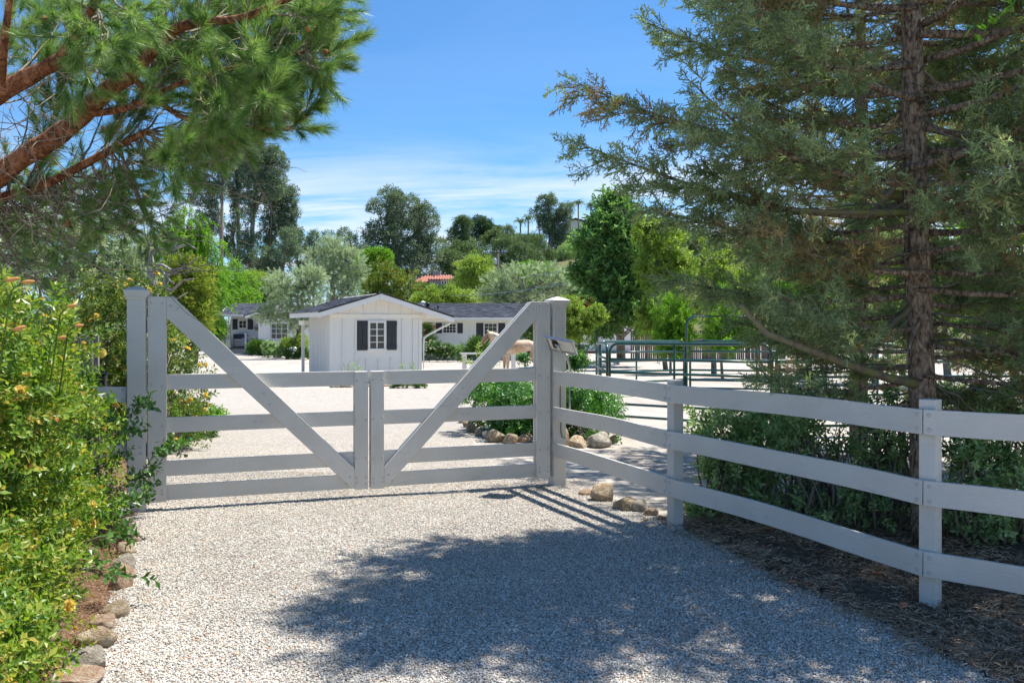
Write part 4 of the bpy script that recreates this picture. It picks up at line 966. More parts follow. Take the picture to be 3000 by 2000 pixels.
# utility pole and wires
Yp_ = 100.0
up_ = thing("utility_pole", "brown wooden utility pole with blue-grey transformer and crossarm", "utility pole", (X(1459, Yp_), Yp_, -1.2))
pz = lambda py: Z(py, Yp_) + 1.2
MB().tube([(0, 0, 0), (0, 0, pz(733))], [0.19, 0.15], 8).build("pole", BARK_DARK, up_, smooth=True)
MB().tube([(-0.35, -0.1, pz(774)), (-0.35, -0.1, pz(757))], 0.26, 12).build("transformer", pm("blue_grey_enamel", [(0.3, (0.2, 0.32, 0.42)), (0.7, (0.3, 0.42, 0.5))], 4, 0.4, 0.1), up_, smooth=True)
MB().box((0.1, -.15, pz(741)), (2.0, 0.12, 0.14)).build("crossarm", BARK_DARK, up_)
for x in (-.8, -.3, .5, .8, 1.0): MB().tube([(x, -.15, pz(739)), (x, -.15, pz(734))], [0.09, 0.05], 6).build("insulator", GALV, up_)
for a, b, c, lbl in (((1459, 742, 100), (900, 806, 130), 0.3, "thin power line running left from the utility pole"), ((1500, 812, 70), (1945, 690, 40), 0.5, "upper grey wire crossing in front of the tall conifer"),
                  ((1240, 868, 75), (2080, 740, 38), 0.6, "lower grey wire crossing the olive tree and tall conifer"), ((1459, 747, 100), (900, 822, 130), 0.4, "lower thin power line left of the utility pole")):
    p, q = P(*a), P(*b); r_ = 0.02 if a[2] < 90 else 0.03
    o = MB().tube([p.lerp(q, i / 14) - Vector((0, 0, c * math.sin(math.pi * i / 14))) for i in range(15)], r_, 5).build("overhead_wire", GALV if a[2] < 90 else BLACKP, smooth=True)
    tag(o, lbl, "wire", "overhead wires")

# far white ranch gate and fence at the end of the drive
Yf = 96.0
fg = thing("far_gate", "distant white ranch gate closing the end of the left drive", "gate", (X(560, Yf), Yf, gz(Yf)))
fgx = lambda px: X(px, Yf) - X(560, Yf)
for a, b in ((524, 560), (562.5, 598)):
    for z in (0.15, 0.85, 1.5): bx("rail", fg, fgx(a), fgx(b), -.03, .03, z - .09, z + .09, WHITE_WALL)
    for x in (a, b): bx("stile", fg, fgx(x) - .09, fgx(x) + .09, -.07, -.031, 0.0, 1.6, WHITE_WALL)
    m = MB(); s_ = 1 if a < 560 else -1; xa1, xb1 = (fgx(a), fgx(b)) if s_ > 0 else (fgx(b), fgx(a)); m.tube([(xa1, -.09, 0.1), (xb1, -.09, 1.55)], 0.08, 4); m.build("brace", WHITE_WALL, fg)
ff_ = thing("far_fence", "distant white three-rail fence left of the porch wing", "fence", (X(600, Yf), Yf - 1, gz(Yf)))
for z in (0.55, 1.1, 1.6): bx("rail", ff_, 0.1, X(668, Yf) - X(600, Yf), -.03, .03, z - .11, z + .11, WHITE_WALL)
for px in (600, 634, 668): bx("post", ff_, X(px, Yf) - X(600, Yf) - .1, X(px, Yf) - X(600, Yf) + .1, .031, .2, -.1, 1.8, WHITE_WALL)

# hitching rail behind the horse
Yh = 33.0
hp = thing("hitching_rail", "low white wooden hitching rail standing behind the palomino horse", "hitching rail", (X(1432, Yh), Yh, gz(Yh)))
for px in (1361, 1504): bx("post", hp, X(px, Yh) - X(1432, Yh) - .085, X(px, Yh) - X(1432, Yh) + .085, -.07, .07, -.1, Z(1038, Yh) - gz(Yh), WHITE_WALL)
bx("rail", hp, X(1350, Yh) - X(1432, Yh), X(1514, Yh) - X(1432, Yh), -.1, .1, Z(1038, Yh) - gz(Yh), Z(1033, Yh) - gz(Yh), WHITE_WALL)

# ------------------------------------------------------------------ corral of green pipe panels
def pipe_panel(label, p, q, h, zs, upr=(0.5,), r=0.021, rc=0.16):
    p = Vector((p[0], p[1], gz(p[1]))); q = Vector((q[0], q[1], gz(q[1])))
    t = thing("corral_fence", label, "corral fence", p, 0, "green pipe corral panels")
    d = q - p; L = d.length; d.normalize(); up = Vector((0, 0, 1)); o = lambda s, z: d * s + up * z
    pts = [o(0, 0.02), o(0, h - rc)] + [o(rc - rc * math.cos(a), h - rc + rc * math.sin(a)) for a in fr(0.2, math.pi / 2, 5)] + [o(L - rc, h)] + [o(L - rc + rc * math.sin(a), h - rc + rc * math.cos(a)) for a in fr(0.2, math.pi / 2, 5)] + [o(L, 0.02)]
    MB().tube(pts, r * 1.15, 8).build("outer_frame", PIPE, t, smooth=True)
    for z in zs: MB().tube([o(0, z), o(L, z)], r, 8).build("rail", PIPE, t, smooth=True)
    for u in upr: MB().tube([o(L * u, 0.15), o(L * u, h)], r * 0.85, 8).build("upright", PIPE, t, smooth=True)
    return t
ZS = (0.16, 0.36, 0.62, 0.88, 1.10)
def W2(px, Y): return (X(px, Y), Y)
pipe_panel("green pipe panel facing the drive, nearest its citrus hedge corner", W2(1786, 14.3), W2(2260, 12.6), 1.36, ZS, (0.43,))
pipe_panel("short green pipe panel seen end-on at the corral's front corner", W2(1748, 17.6), W2(1779, 14.4), 1.35, ZS, (0.45,))
pipe_panel("far green pipe panel left of the arched gate", W2(1756, 20.5), W2(2004, 22.0), 1.36, ZS, (0.42,), 0.026)
pipe_panel("far green pipe panel right of the arched gate", W2(2022, 22.0), W2(2420, 21.0), 1.36, ZS, (0.5,), 0.026)
pipe_panel("green pipe panel behind the conifer trunk", W2(2275, 12.55), W2(2860, 12.8), 1.36, ZS, (0.5,))
pipe_panel("green pipe panel at the right end of the corral", W2(2880, 12.8), W2(3560, 13.4), 1.36, ZS, (0.5,))
ag = thing("corral_arch", "tall green pipe arch at the back of the corral", "gate arch", (X(2011, 22), 22.0, gz(22)))
MB().tube([(0, 0, 0), (0, 0, 1.75)] + [(0.25 - .25 * math.cos(a), 0, 1.75 + .25 * math.sin(a)) for a in fr(.2, 1.57, 5)] + [(1.9, 0, 2.0)] + [(2.15 - .25 * math.cos(a), 0, 1.75 + .25 * math.sin(a)) for a in fr(1.8, 3.14, 4)] + [(2.4, 0, 0)], 0.035, 8).build("arch_pipe", PIPE, ag, smooth=True)

# ------------------------------------------------------------------ palomino horse
YH = 31.0; hg = gz(YH)
horse = thing("horse", "palomino horse in a dark halter standing side-on behind the right gate leaf", "horse", (X(1513, YH), YH, hg))
def horse_mat():
    m, t = M_new("palomino_coat"); v = coords(t, "Object")
    c = ramp(t, noi(t, v, 2.2, 5, 0.6), [(0.36, (0.36, 0.215, 0.12)), (0.5, (0.50, 0.325, 0.20)), (0.62, (0.68, 0.53, 0.38))])
    z = nd(t, "ShaderNodeSeparateXYZ", {0: v}); mz_ = nd(t, "ShaderNodeMapRange", {0: z.outputs["X"], 1: -1.17, 2: -1.36, 3: 0, 4: 1}).outputs[0]
    c2 = nd(t, "ShaderNodeMix", {0: mz_, 6: c, 7: (0.13, 0.085, 0.07, 1)}, data_type='RGBA').outputs[2]
    b = nd(t, "ShaderNodeBump", {"Height": noi(t, v, 60, 4), "Strength": 0.2, "Distance": 0.004}).outputs[0]
    out(t, nd(t, "ShaderNodeBsdfPrincipled", {"Base Color": c2, "Roughness": 0.5, "Specular IOR Level": 0.35, "Normal": b, "Sheen Weight": 0.2}).outputs[0]); return m
COAT = horse_mat()
def skin(name, nodes, edges, mat, parent, root=0, sub=2):
    me = bpy.data.meshes.new(name); me.from_pydata([n[:3] for n in nodes], edges, []); me.materials.append(mat)
    o = link(name, me, parent)
    md = o.modifiers.new("skin", 'SKIN'); md.use_smooth_shade = True; md.branch_smoothing = 0.6
    sk = me.skin_vertices[0].data if me.skin_vertices else None
    if sk is None:
        bpy.context.view_layer.objects.active = o; me.skin_vertices  # created with the modifier
    for i, n in enumerate(nodes):
        r = n[3] if hasattr(n[3], '__len__') else (n[3], n[3]); me.skin_vertices[0].data[i].radius = r
        me.skin_vertices[0].data[i].use_root = (i == root)
    s = o.modifiers.new("sub", 'SUBSURF'); s.levels = sub; s.render_levels = sub
    return o
Nn = [(0.60, 0, 1.18, .27), (0.25, 0, 1.10, .28), (-0.1, 0, 1.09, .29), (-0.38, 0, 1.13, .27), (-0.62, 0, 1.27, .21), (-0.82, 0, 1.42, .16), (-0.98, 0, 1.53, .12), (-1.08, 0, 1.50, .125), (-1.17, 0, 1.36, .105), (-1.27, 0, 1.20, .07), (-1.31, 0, 1.12, .062), (0.82, 0, 1.13, .19)]
Ee = [(0, 1), (1, 2), (2, 3), (3, 4), (4, 5), (5, 6), (6, 7), (7, 8), (8, 9), (9, 10), (0, 11)]
def leg(nodes, at):
    b = len(Nn); Nn.extend(nodes); Ee.append((at, b)); Ee.extend([(b + i, b + i + 1) for i in range(len(nodes) - 1)])
for s_, dx_ in ((1, 0.0), (-1, 0.12)):
    leg([(-0.42 + dx_, .12 * s_, .86, .12), (-0.43 + dx_, .13 * s_, .66, .075), (-0.44 + dx_, .13 * s_, .47, .055), (-0.44 + dx_, .13 * s_, .27, .038), (-0.45 + dx_, .13 * s_, .13, .045), (-0.49 + dx_, .13 * s_, .05, .05)], 3)
for s_, dx_ in ((1, 0.03), (-1, -0.08)):
    leg([(0.70 + dx_, .14 * s_, .90, .19), (0.62 + dx_, .15 * s_, .72, .12), (0.78 + dx_, .15 * s_, .52, .065), (0.80 + dx_, .15 * s_, .29, .042), (0.78 + dx_, .15 * s_, .14, .048), (0.74 + dx_, .15 * s_, .05, .052)], 0)
skin("body", Nn, Ee, COAT, horse, 1)
for s_ in (1, -1):
    MB().tube([(-1.03, .06 * s_, 1.58), (-1.035, .07 * s_, 1.66), (-1.05, .075 * s_, 1.74)], [0.035, 0.032, 0.004], 6).build("ear", COAT, horse, smooth=True)
    MB().tube([(-1.16, .083 * s_, 1.43), (-1.165, .10 * s_, 1.43)], [0.022, 0.012], 8).build("eye", BLACKP, horse, smooth=True)
MANE = pm("flaxen_mane", [(0.3, (0.5, 0.38, 0.26)), (0.7, (0.72, 0.62, 0.48))], 14, 0.7, 0.6, stretch=(1, 1, .2))
m = MB()
for i in range(26):
    t_ = i / 25; a = Vector((-0.99, 0, 1.65)).lerp(Vector((-0.48, 0, 1.42)), t_) + Vector((0, 0, 0.06 * math.sin(math.pi * t_)))
    m.tube([a, a + Vector((0.02, -.09, -.06)), a + Vector((0.05, -.13, -.2 - .05 * rnd.random()))], [0.03, 0.025, 0.006], 5)
o = m.build("mane", MANE, horse, smooth=True); o["kind"] = "stuff"
m = MB()
for i in range(16):
    a = Vector((1.0, 0, 1.2)); k = rv(rnd) * 0.05
    m.tube([a, a + Vector((.12, 0, -.1)) + k, a + Vector((.15, 0, -.45)) + k * 1.5, a + Vector((.1, 0, -.85)) + k * 1.2], [0.03, 0.03, 0.03, 0.006], 5)
o = m.build("tail", MANE, horse, smooth=True); o["kind"] = "stuff"
def ring(c, ax, r, rr_=0.011): 
    q = Vector(ax).normalized().to_track_quat('Z', 'Y'); return [Vector(c) + q @ Vector((r[0] * math.cos(a), r[1] * math.sin(a), 0)) for a in fr(0, 2 * math.pi, 18)]
m = MB(); m.tube(ring((-1.245, 0, 1.245), (-.45, 0, -.8), (.105, .105)), 0.013, 6); m.tube(ring((-1.04, 0, 1.47), (-.8, 0, -.45), (.15, .145)), 0.013, 6)
for s_ in (1, -1): m.tube([(-1.235, .095 * s_, 1.28), (-1.12, .118 * s_, 1.37), (-1.04, .14 * s_, 1.47)], 0.012, 6)
m.tube([(-1.2, 0, 1.16), (-1.05, 0, 1.28), (-0.98, 0, 1.36)], 0.012, 6)
m.build("halter", BLACKP, horse, smooth=True)
for x, s_ in ((-0.50, 1), (-0.38, -1), (0.76, 1), (0.65, -1)): MB().tube([(x, .13 * s_, 0.0), (x + .01, .13 * s_, .075)], [0.062, 0.05], 10).build("hoof", STAKE_B, horse, smooth=True)

# ------------------------------------------------------------------ hill
def hill_h(x):
    pts = [(-500, 0), (-60, 0.5), (-34, 1.5), (-22, 7), (-9, 16), (3, 21), (15, 24.5), (27, 26), (60, 27), (110, 22), (500, 20)]
    for a, b in zip(pts, pts[1:]):
        if x <= b[0]: return a[1] + (b[1] - a[1]) * (x - a[0]) / (b[0] - a[0])
    return 20
def hz_(x, y):
    t = min(1, max(0, (y - 120) / 115)); t = t * t * (3 - 2 * t)
    return gz(100) - 0.3 + hill_h(x * 240 / max(y, 120)) * t + 0.7 * noise.noise((x * .06, y * .06, 0)) * t
HILL = pm("scrubby_hillside", [(0.3, (0.05, 0.06, 0.02)), (0.5, (0.11, 0.12, 0.045)), (0.7, (0.22, 0.18, 0.09))], 0.12, 0.95, 1.0, bscale=0.8, bdist=0.5)
sheet("hill", fr(-300, 300, 90), fr(118, 240, 30) + [255, 300, 400, 600], lambda x, y: hz_(x, y) - (max(0, y - 260) * 0.03), HILL)
def hb(vx, vy, Y): p = V(vx, vy, Y); return Vector((p.x, p.y, hz_(p.x, Y) if Y > 118 else gz(Y)))

# ------------------------------------------------------------------ far trees
gE = "tall eucalyptus trees beyond the house"
for lbl, lobes, Y, bs, tr in (
    ("slender eucalyptus with bare pale trunk, leftmost of the tall far grove", [(455, 440, 30, 50), (440, 390, 34, 40), (465, 520, 20, 36), (500, 430, 22, 40), (515, 380, 20, 30), (490, 500, 20, 36)], 112, (502, 700), .42),
    ("eucalyptus with two crowns, second tall one from the left", [(545, 370, 26, 40), (530, 440, 20, 36), (548, 410, 20, 34), (540, 510, 18, 34), (524, 565, 16, 26)], 118, (528, 705), .42),
    ("tallest eucalyptus, domed crown above two dark trunks", [(600, 354, 46, 30), (580, 378, 34, 34), (628, 372, 36, 38), (592, 420, 34, 34), (632, 418, 36, 36), (576, 470, 20, 34), (566, 540, 16, 30)], 110, (574, 710), .5),
    ("eucalyptus leaning right with ragged side boughs", [(640, 446, 38, 32), (660, 478, 24, 28), (622, 485, 28, 34), (650, 520, 24, 26), (612, 540, 22, 34)], 114, (604, 712), .5),
    ("broad lower eucalyptus on the grove's right edge", [(642, 590, 38, 40), (668, 560, 24, 34), (600, 600, 28, 34), (560, 600, 24, 34), (620, 635, 34, 30)], 108, (638, 715), .4)):
    tree("eucalyptus", lbl, lobes, Y, hb(bs[0], bs[1], Y), 0.85, L_EUC, BARK_PALE, 'clump', 3.2, tr, gE, up=.2, rs=.33, hollow=.4)
tree("eucalyptus", "large round-topped dark eucalyptus standing alone above the shed roof", [(885, 470, 42, 36), (930, 490, 48, 44), (972, 515, 34, 44), (868, 545, 34, 40), (925, 560, 60, 50), (985, 575, 28, 38), (880, 610, 40, 40), (950, 620, 55, 40)], 125, hb(925, 700, 125), 0.95, L_EUC, BARK_PALE, 'clump', 3.4, .8, gE, up=.25, rs=.38)
far = [("small flat-topped tree in the far row right of the tall eucalyptus grove", [(682, 560, 20, 34), (690, 600, 26, 34)], 130), ("narrow dark tree in the far row beside the flat-topped one", [(722, 560, 18, 26), (728, 605, 26, 34)], 134),
       ("rounded grey-green tree in the far row above the grey olive", [(760, 565, 22, 32), (765, 610, 28, 30)], 128), ("taller grey-green tree of the far row beside the lone large eucalyptus", [(795, 560, 24, 34), (808, 605, 30, 36)], 126), ("low dark tree under the lone large eucalyptus", [(835, 590, 26, 30), (840, 625, 30, 24)], 120)]
for lbl, lobes, Y in far: tree("eucalyptus", lbl, lobes, Y, hb(lobes[0][0], 690, Y), 0.85, L_EUC, BARK_PALE, 'clump', 2.6, .3, "trees in the far row", up=.2, rs=.36)
gH = "trees on the hillside"
hill = [("very dark dense round tree on the hill skyline", [(1104, 528, 34, 24), (1090, 545, 30, 22), (1125, 540, 20, 20)], 195, L_DARK, 590), ("thin open-crowned tree left of the dark round one", [(1062, 520, 18, 16), (1050, 545, 20, 18), (1068, 565, 22, 18)], 185, L_OAK, 610),
        ("lowest oak at the hill's left foot", [(1030, 600, 30, 22), (1020, 640, 34, 30), (1060, 625, 30, 26)], 140, L_OAK, 690), ("broad oak below the dark round tree", [(1090, 585, 42, 24), (1120, 615, 36, 26), (1085, 620, 32, 20)], 165, L_OAK, 640),
        ("oak in the middle of the hillside above the utility pole", [(1165, 570, 36, 28), (1185, 600, 40, 30), (1150, 605, 26, 22)], 170, L_OAK, 640), ("brownish oak right of the utility pole", [(1205, 590, 36, 26), (1230, 620, 36, 26), (1195, 640, 36, 24)], 158, L_OAK, 670),
        ("small tree under the left palms", [(1155, 540, 24, 18), (1180, 550, 24, 16)], 190, L_OAK, 590), ("dark oak under the dry slope", [(1275, 640, 34, 24), (1245, 655, 34, 22), (1305, 650, 26, 20)], 150, L_OAK, 690),
        ("bluish shrub-like oak below the hilltop house", [(1318, 585, 40, 22), (1345, 600, 34, 20), (1295, 590, 18, 14)], 200, L_SHRUB, 620), ("low green hedge bush in front of the hilltop house", [(1380, 575, 34, 18), (1345, 560, 34, 8)], 215, L_MID, 590),
        ("yellow-green bush on the slope beneath the hilltop house", [(1370, 590, 34, 14), (1395, 610, 26, 16)], 190, L_YEL, 630), ("rounded bush left of the hill's pale trunk", [(1235, 560, 20, 14), (1215, 570, 14, 10)], 205, L_OAK, 590),
        ("shaded oak below the tall conifer's left side", [(1340, 650, 30, 22), (1360, 625, 24, 18)], 140, L_OAK, 690), ("low oak filling the gap above the olive crown", [(1150, 650, 34, 20), (1110, 655, 26, 18)], 145, L_OAK, 690),
        ("oak at the hill's left shoulder under the thin open tree", [(1030, 578, 32, 24), (1062, 592, 38, 28)], 160, L_OAK, 650), ("oak on the skyline right of the dark round tree", [(1135, 556, 32, 24), (1160, 562, 26, 18)], 188, L_OAK, 610), ("oak in the hollow below the ridge palms", [(1212, 566, 34, 24), (1240, 592, 34, 28)], 182, L_OAK, 630), ("small rounded oak left of the hilltop house", [(1292, 560, 26, 18), (1300, 578, 26, 16)], 208, L_OAK, 600), ("far oak behind the tall conifer", [(1440, 540, 60, 30), (1480, 580, 50, 30)], 190, L_OAK, 620), ("far oak behind the birch-like trees", [(1560, 560, 60, 34), (1620, 600, 60, 34)], 180, L_OAK, 640), ("far oak seen through the cypress boughs", [(1730, 590, 70, 40), (1850, 600, 80, 40)], 170, L_OAK, 660)]
for lbl, lobes, Y, lf, by in hill: tree("oak_tree", lbl, lobes, Y, hb(lobes[0][0], by, Y), 1.15, lf, BARK_DARK, 'clump', 3.4, .3, gH, up=.5, rs=.42, limbs=False)
tree("tall_hill_tree", "tall dark tree with long pale bare trunk on the hill ridge", [(1258, 468, 24, 24), (1246, 495, 24, 20), (1275, 505, 26, 26), (1300, 492, 24, 24), (1262, 530, 22, 20), (1292, 535, 22, 24)], 205, hb(1262, 585, 205), 1.1, L_EUC, BARK_PALE, 'clump', 0.9, .75, gH, rs=.36, hollow=.4)

# palms
def palm_mesh(seed):
    r = random.Random(seed); m = LM()
    for i in range(22):
        a = i * 2.4; el = r.uniform(-0.2, 1.25); L = r.uniform(2.3, 3.0); p = Vector((0, 0, 0)); d = Vector((math.cos(a) * math.cos(el), math.sin(a) * math.cos(el), math.sin(el)))
        for k in range(9):
            q = p + d * L / 9; m.strip(p, q, .07, r, 0.4)
            sd = d.cross(Vector((0, 0, 1))).normalized()
            for s_ in (-1, 1): m.leaf(p, (sd * s_ + d * .6 + Vector((0, 0, -.7))), 0.85 * (1.1 - k / 12), .15, r)
            p = q; d = (d + Vector((0, 0, -.26))).normalized()
    me = bpy.data.meshes.new("crown"); me.from_pydata([tuple(q) for q in m.v], [], m.f)
    at = me.attributes.new("lv", 'FLOAT', 'FACE'); at.data.foreach_set("value", m.lv); me.materials.append(L_OAK); return me
pmesh = [palm_mesh(1), palm_mesh(2)]
for i, (vx, vy, Y, ln, lbl) in enumerate(((1195, 508, 225, 5.5, "leftmost and lowest palm on the hill ridge"), (1213, 500, 226, 7, "palm just right of the lowest ridge palm"), (1238, 497, 222, 7, "palm half hidden by the tall ridge tree"), (1309, 470, 228, 9, "palm touching the right side of the tall ridge tree"),
        (1328, 465, 232, 11, "tallest palm, standing in front of the hilltop house"), (1357, 470, 236, 9, "left palm of the pair right of the hilltop house"), (1372, 476, 238, 8.5, "right palm of the pair right of the hilltop house"), (1312, 538, 214, 2.6, "short yellowish palm before the hilltop house"), (1357, 535, 214, 3.5, "short palm at the hilltop house's right corner"))):
    top = V(vx, vy, Y); t = thing("palm_tree", lbl, "palm", (top.x, top.y, hz_(top.x, Y)), 0, "palms on the hill ridge"); sc_ = 0.85 if i < 7 else .6
    hgt = top.z - t.location.z
    MB().tube([(0, 0, -1), (0.1, 0, hgt * .5), (0, 0, hgt)], [.28, .2, .2], 7).build("trunk", BARK_PALE, t, smooth=True)
    link("crown", pmesh[i % 2], t, local=Matrix.Translation((0, 0, hgt)) @ Matrix.Rotation(i, 4, 'Z') @ Matrix.Scale(sc_, 4))["kind"] = "stuff"

# ------------------------------------------------------------------ middle distance
T = lambda *a, **k: tree(*a, **k)
T("pepper_tree", "bright green weeping pepper tree left of the eucalyptus grove", [(430, 520, 55, 50), (395, 580, 65, 60), (462, 585, 52, 56), (420, 650, 70, 60), (475, 650, 40, 50), (430, 715, 45, 45)], 44, hb(440, 860, 44), 1.15, L_PEP, BARK_DARK, 'weep', 2.4, .3, droop=1.5, up=-.3)
T("juniper", "olive-brown feathery juniper behind the dead snag", [(430, 660, 34, 34), (415, 705, 36, 40), (430, 735, 34, 40)], 34, hb(430, 860, 34), .7, L_BROWNJ, BARK_DARK, 'cyp', 2.0, .16)
T("bush", "dark glossy green bush left of the porch wing", [(478, 735, 34, 34), (490, 770, 24, 28), (455, 760, 30, 34)], 70, hb(480, 800, 70), .6, L_MID, BARK_DARK, 'clump', 1.5, .1)
T("hedge_tree", "leafy green tree between pepper tree and porch roof", [(540, 650, 50, 36), (515, 690, 44, 36), (565, 685, 44, 28), (500, 660, 30, 40)], 88, hb(540, 790, 88), .9, L_PEP, BARK_DARK, 'clump', 1.5, .2)
T("yellow_tree", "yellow-topped tree above the porch wing roof", [(592, 638, 36, 18), (575, 650, 30, 16), (610, 655, 24, 16)], 96, hb(592, 790, 96), .8, L_YEL, BARK_DARK, 'clump', 1.5, .2)
T("hedge_tree", "dark green tree under the yellow-topped one", [(592, 675, 38, 24), (630, 680, 34, 24)], 92, hb(600, 790, 92), .8, L_MID, BARK_DARK, 'clump', 1.4, .2)
T("olive_tree", "tall grey olive tree rising behind the shed", [(762, 580, 34, 38), (735, 610, 34, 36), (790, 610, 36, 40), (760, 640, 44, 36), (808, 650, 30, 36), (775, 680, 46, 28)], 64, hb(765, 810, 64), .62, L_OLIVE, BARK_PALE, 'olive', 2.6, .22)
T("olive_tree", "grey olive tree with bare leaning trunk left of the shed", [(640, 662, 34, 32), (680, 650, 36, 30), (700, 685, 34, 34), (650, 700, 42, 30), (620, 724, 26, 20), (665, 735, 36, 22), (705, 738, 30, 18), (715, 640, 26, 24)], 56, GP(862, 1046), .5, L_OLIVE, BARK_DARK, 'olive', 2.8, .2)
T("berry_tree", "green tree dotted with orange clusters behind the shed roof", [(880, 640, 44, 34), (915, 655, 44, 34), (860, 670, 34, 30), (930, 690, 34, 22), (890, 685, 44, 24)], 72, hb(890, 800, 72), .65, L_ORNG, BARK_DARK, 'broad', 1.7, .15)
T("leafy_tree", "bright green tree left of the orange-dotted one", [(850, 605, 30, 24), (872, 595, 22, 20), (835, 640, 26, 28)], 82, hb(850, 790, 82), .75, L_PEP, BARK_DARK, 'clump', 1.5, .15)
T("leafy_tree", "yellow-green tree beside the utility pole", [(1080, 615, 30, 22), (1105, 630, 34, 30), (1075, 650, 30, 28), (1110, 665, 30, 20)], 84, hb(1090, 790, 84), .75, L_YEL, BARK_DARK, 'clump', 1.5, .15)
T("shrub", "yellow-green shrubs above the right house roof, below the tiled house", [(985, 685, 24, 16), (1015, 690, 26, 15), (1045, 682, 26, 18), (1075, 690, 22, 14), (960, 692, 18, 10)], 70, hb(1010, 790, 70), .6, L_YEL, BARK_DARK, 'clump', 1.5, .1)
T("shrub", "dark green shrub under the balcony of the tiled house", [(965, 672, 18, 12), (985, 668, 20, 10), (1050, 660, 22, 16), (1010, 672, 30, 8)], 96, hb(985, 790, 96), .7, L_MID, BARK_DARK, 'clump', 1.4, .1)
T("olive_tree", "wide silvery olive tree above the right house roof", [(1145, 660, 40, 34), (1190, 640, 42, 36), (1240, 645, 44, 38), (1290, 655, 40, 34), (1180, 680, 46, 26), (1260, 685, 50, 24), (1315, 680, 28, 26), (1130, 685, 30, 20)], 66, hb(1220, 800, 66), .6, L_OLIVE, BARK_PALE, 'olive', 3.0, .25)
T("leafy_tree", "green tree top behind the silvery olive", [(1210, 625, 26, 16), (1245, 632, 30, 18)], 88, hb(1215, 790, 88), .75, L_PEP, BARK_DARK, 'clump', 1.4, .15)
T("tall_conifer", "tall dense green conifer tapering above the outbuilding", [(1412, 492, 12, 22), (1398, 535, 24, 26), (1432, 540, 26, 30), (1378, 590, 36, 30), (1430, 600, 44, 36), (1370, 655, 44, 34), (1440, 670, 52, 40), (1385, 715, 58, 34), (1455, 740, 46, 36), (1380, 752, 34, 24)], 42, GP(1820, 1050), .95, L_CON, BARK_DARK, 'con', 2.4, .32, up=1.3, rs=.34, hollow=.6)
T("red_bush", "red flowering shrub behind the yellow-green tree right of the gate post", [(1330, 704, 28, 16), (1350, 715, 20, 16)], 40, hb(1330, 820, 40), .4, L_MID, BARK_DARK, 'broad', 1.8, .06, extra=[(L_RED, 'flower', 120, .16)])
T("young_tree", "yellow-green young tree right of the solar panel post", [(1305, 712, 22, 22), (1325, 738, 34, 24), (1355, 735, 20, 16), (1305, 765, 24, 18), (1335, 765, 26, 12), (1372, 722, 10, 10)], 33, GP(1660, 1080), .34, L_YEL, BARK_PALE, 'broad', 2.0, .09)
T("young_tree", "small green tree seen between right gate brace and hinge stile", [(1215, 765, 20, 26), (1235, 740, 16, 24)], 37, hb(1225, 830, 37), .32, L_MID, BARK_PALE, 'broad', 2.2, .06)
T("birch_like_tree", "light airy green tree right of the tall conifer", [(1495, 540, 30, 34), (1530, 560, 40, 34), (1510, 620, 44, 44), (1560, 630, 34, 40), (1530, 690, 40, 44), (1500, 740, 26, 30), (1560, 720, 30, 40)], 38, hb(1530, 830, 38), .55, L_YEL, BARK_PALE, 'broad', 1.0, .12, rs=.38)
T("bamboo_clump", "feathery bright green bamboo clump behind the corral", [(1540, 720, 30, 40), (1535, 775, 34, 30), (1560, 760, 26, 34), (1545, 800, 24, 16)], 33, hb(1540, 830, 33), .5, L_PEP, BARK_PALE, 'olive', 2.0, .06)
T("bamboo_clump", "second bamboo clump behind the corral arch", [(1655, 720, 30, 50), (1660, 780, 34, 30), (1690, 760, 30, 34)], 30, hb(1660, 830, 30), .5, L_PEP, BARK_PALE, 'olive', 1.8, .06)
T("narrow_cypress", "narrow column-shaped green cypress glimpsed through the boughs", [(1772, 560, 16, 44), (1770, 620, 20, 50), (1768, 680, 20, 44)], 34, hb(1770, 820, 34), .4, L_CON, BARK_DARK, 'con', 2.2, .1, up=1.2)
bgr = [("pale yellow-green tree glimpsed left of the cypress trunk", [(1640, 620, 50, 60), (1700, 670, 50, 50), (1640, 690, 40, 40)], 34, L_YEL), ("bright green tree behind the middle of the cypress", [(1860, 600, 70, 70), (1900, 690, 70, 60), (1820, 700, 60, 50)], 30, L_PEP),
       ("bright green tree behind the cypress trunk", [(2010, 480, 60, 70), (2050, 590, 70, 70), (2020, 690, 70, 60)], 27, L_YEL), ("green tree at the far right behind the corral", [(2180, 560, 70, 80), (2260, 660, 80, 70), (2180, 720, 80, 50)], 25, L_PEP), ("tall green tree at the right edge behind the second cypress", [(2330, 520, 80, 90), (2400, 680, 90, 80), (2330, 780, 60, 40)], 24, L_PEP)]
for lbl, lobes, Y, lf in bgr: T("background_tree", lbl, lobes, Y, hb(lobes[0][0], 840, Y), .5, lf, BARK_PALE, 'broad', 1.15, .12, "sunlit trees behind the corral", rs=.4)
T("olive_tree", "large silvery olive tree behind the pine at the left", [(60, 560, 80, 70), (170, 540, 80, 60), (250, 590, 70, 60), (300, 640, 36, 50), (120, 640, 100, 60), (220, 670, 80, 50), (20, 660, 70, 60), (30, 760, 90, 60), (150, 770, 90, 50)], 17, hb(150, 1000, 17), .4, L_OLIVE, BARK_PALE, 'olive', 3.0, .2)
T("leafy_tree", "green tree with small red blossoms behind the left gate post", [(300, 670, 40, 30), (340, 690, 34, 34), (270, 700, 40, 30)], 24, hb(300, 900, 24), .4, L_MID, BARK_DARK, 'broad', 1.8, .1, extra=[(L_RED, 'flower', 14, .1)])

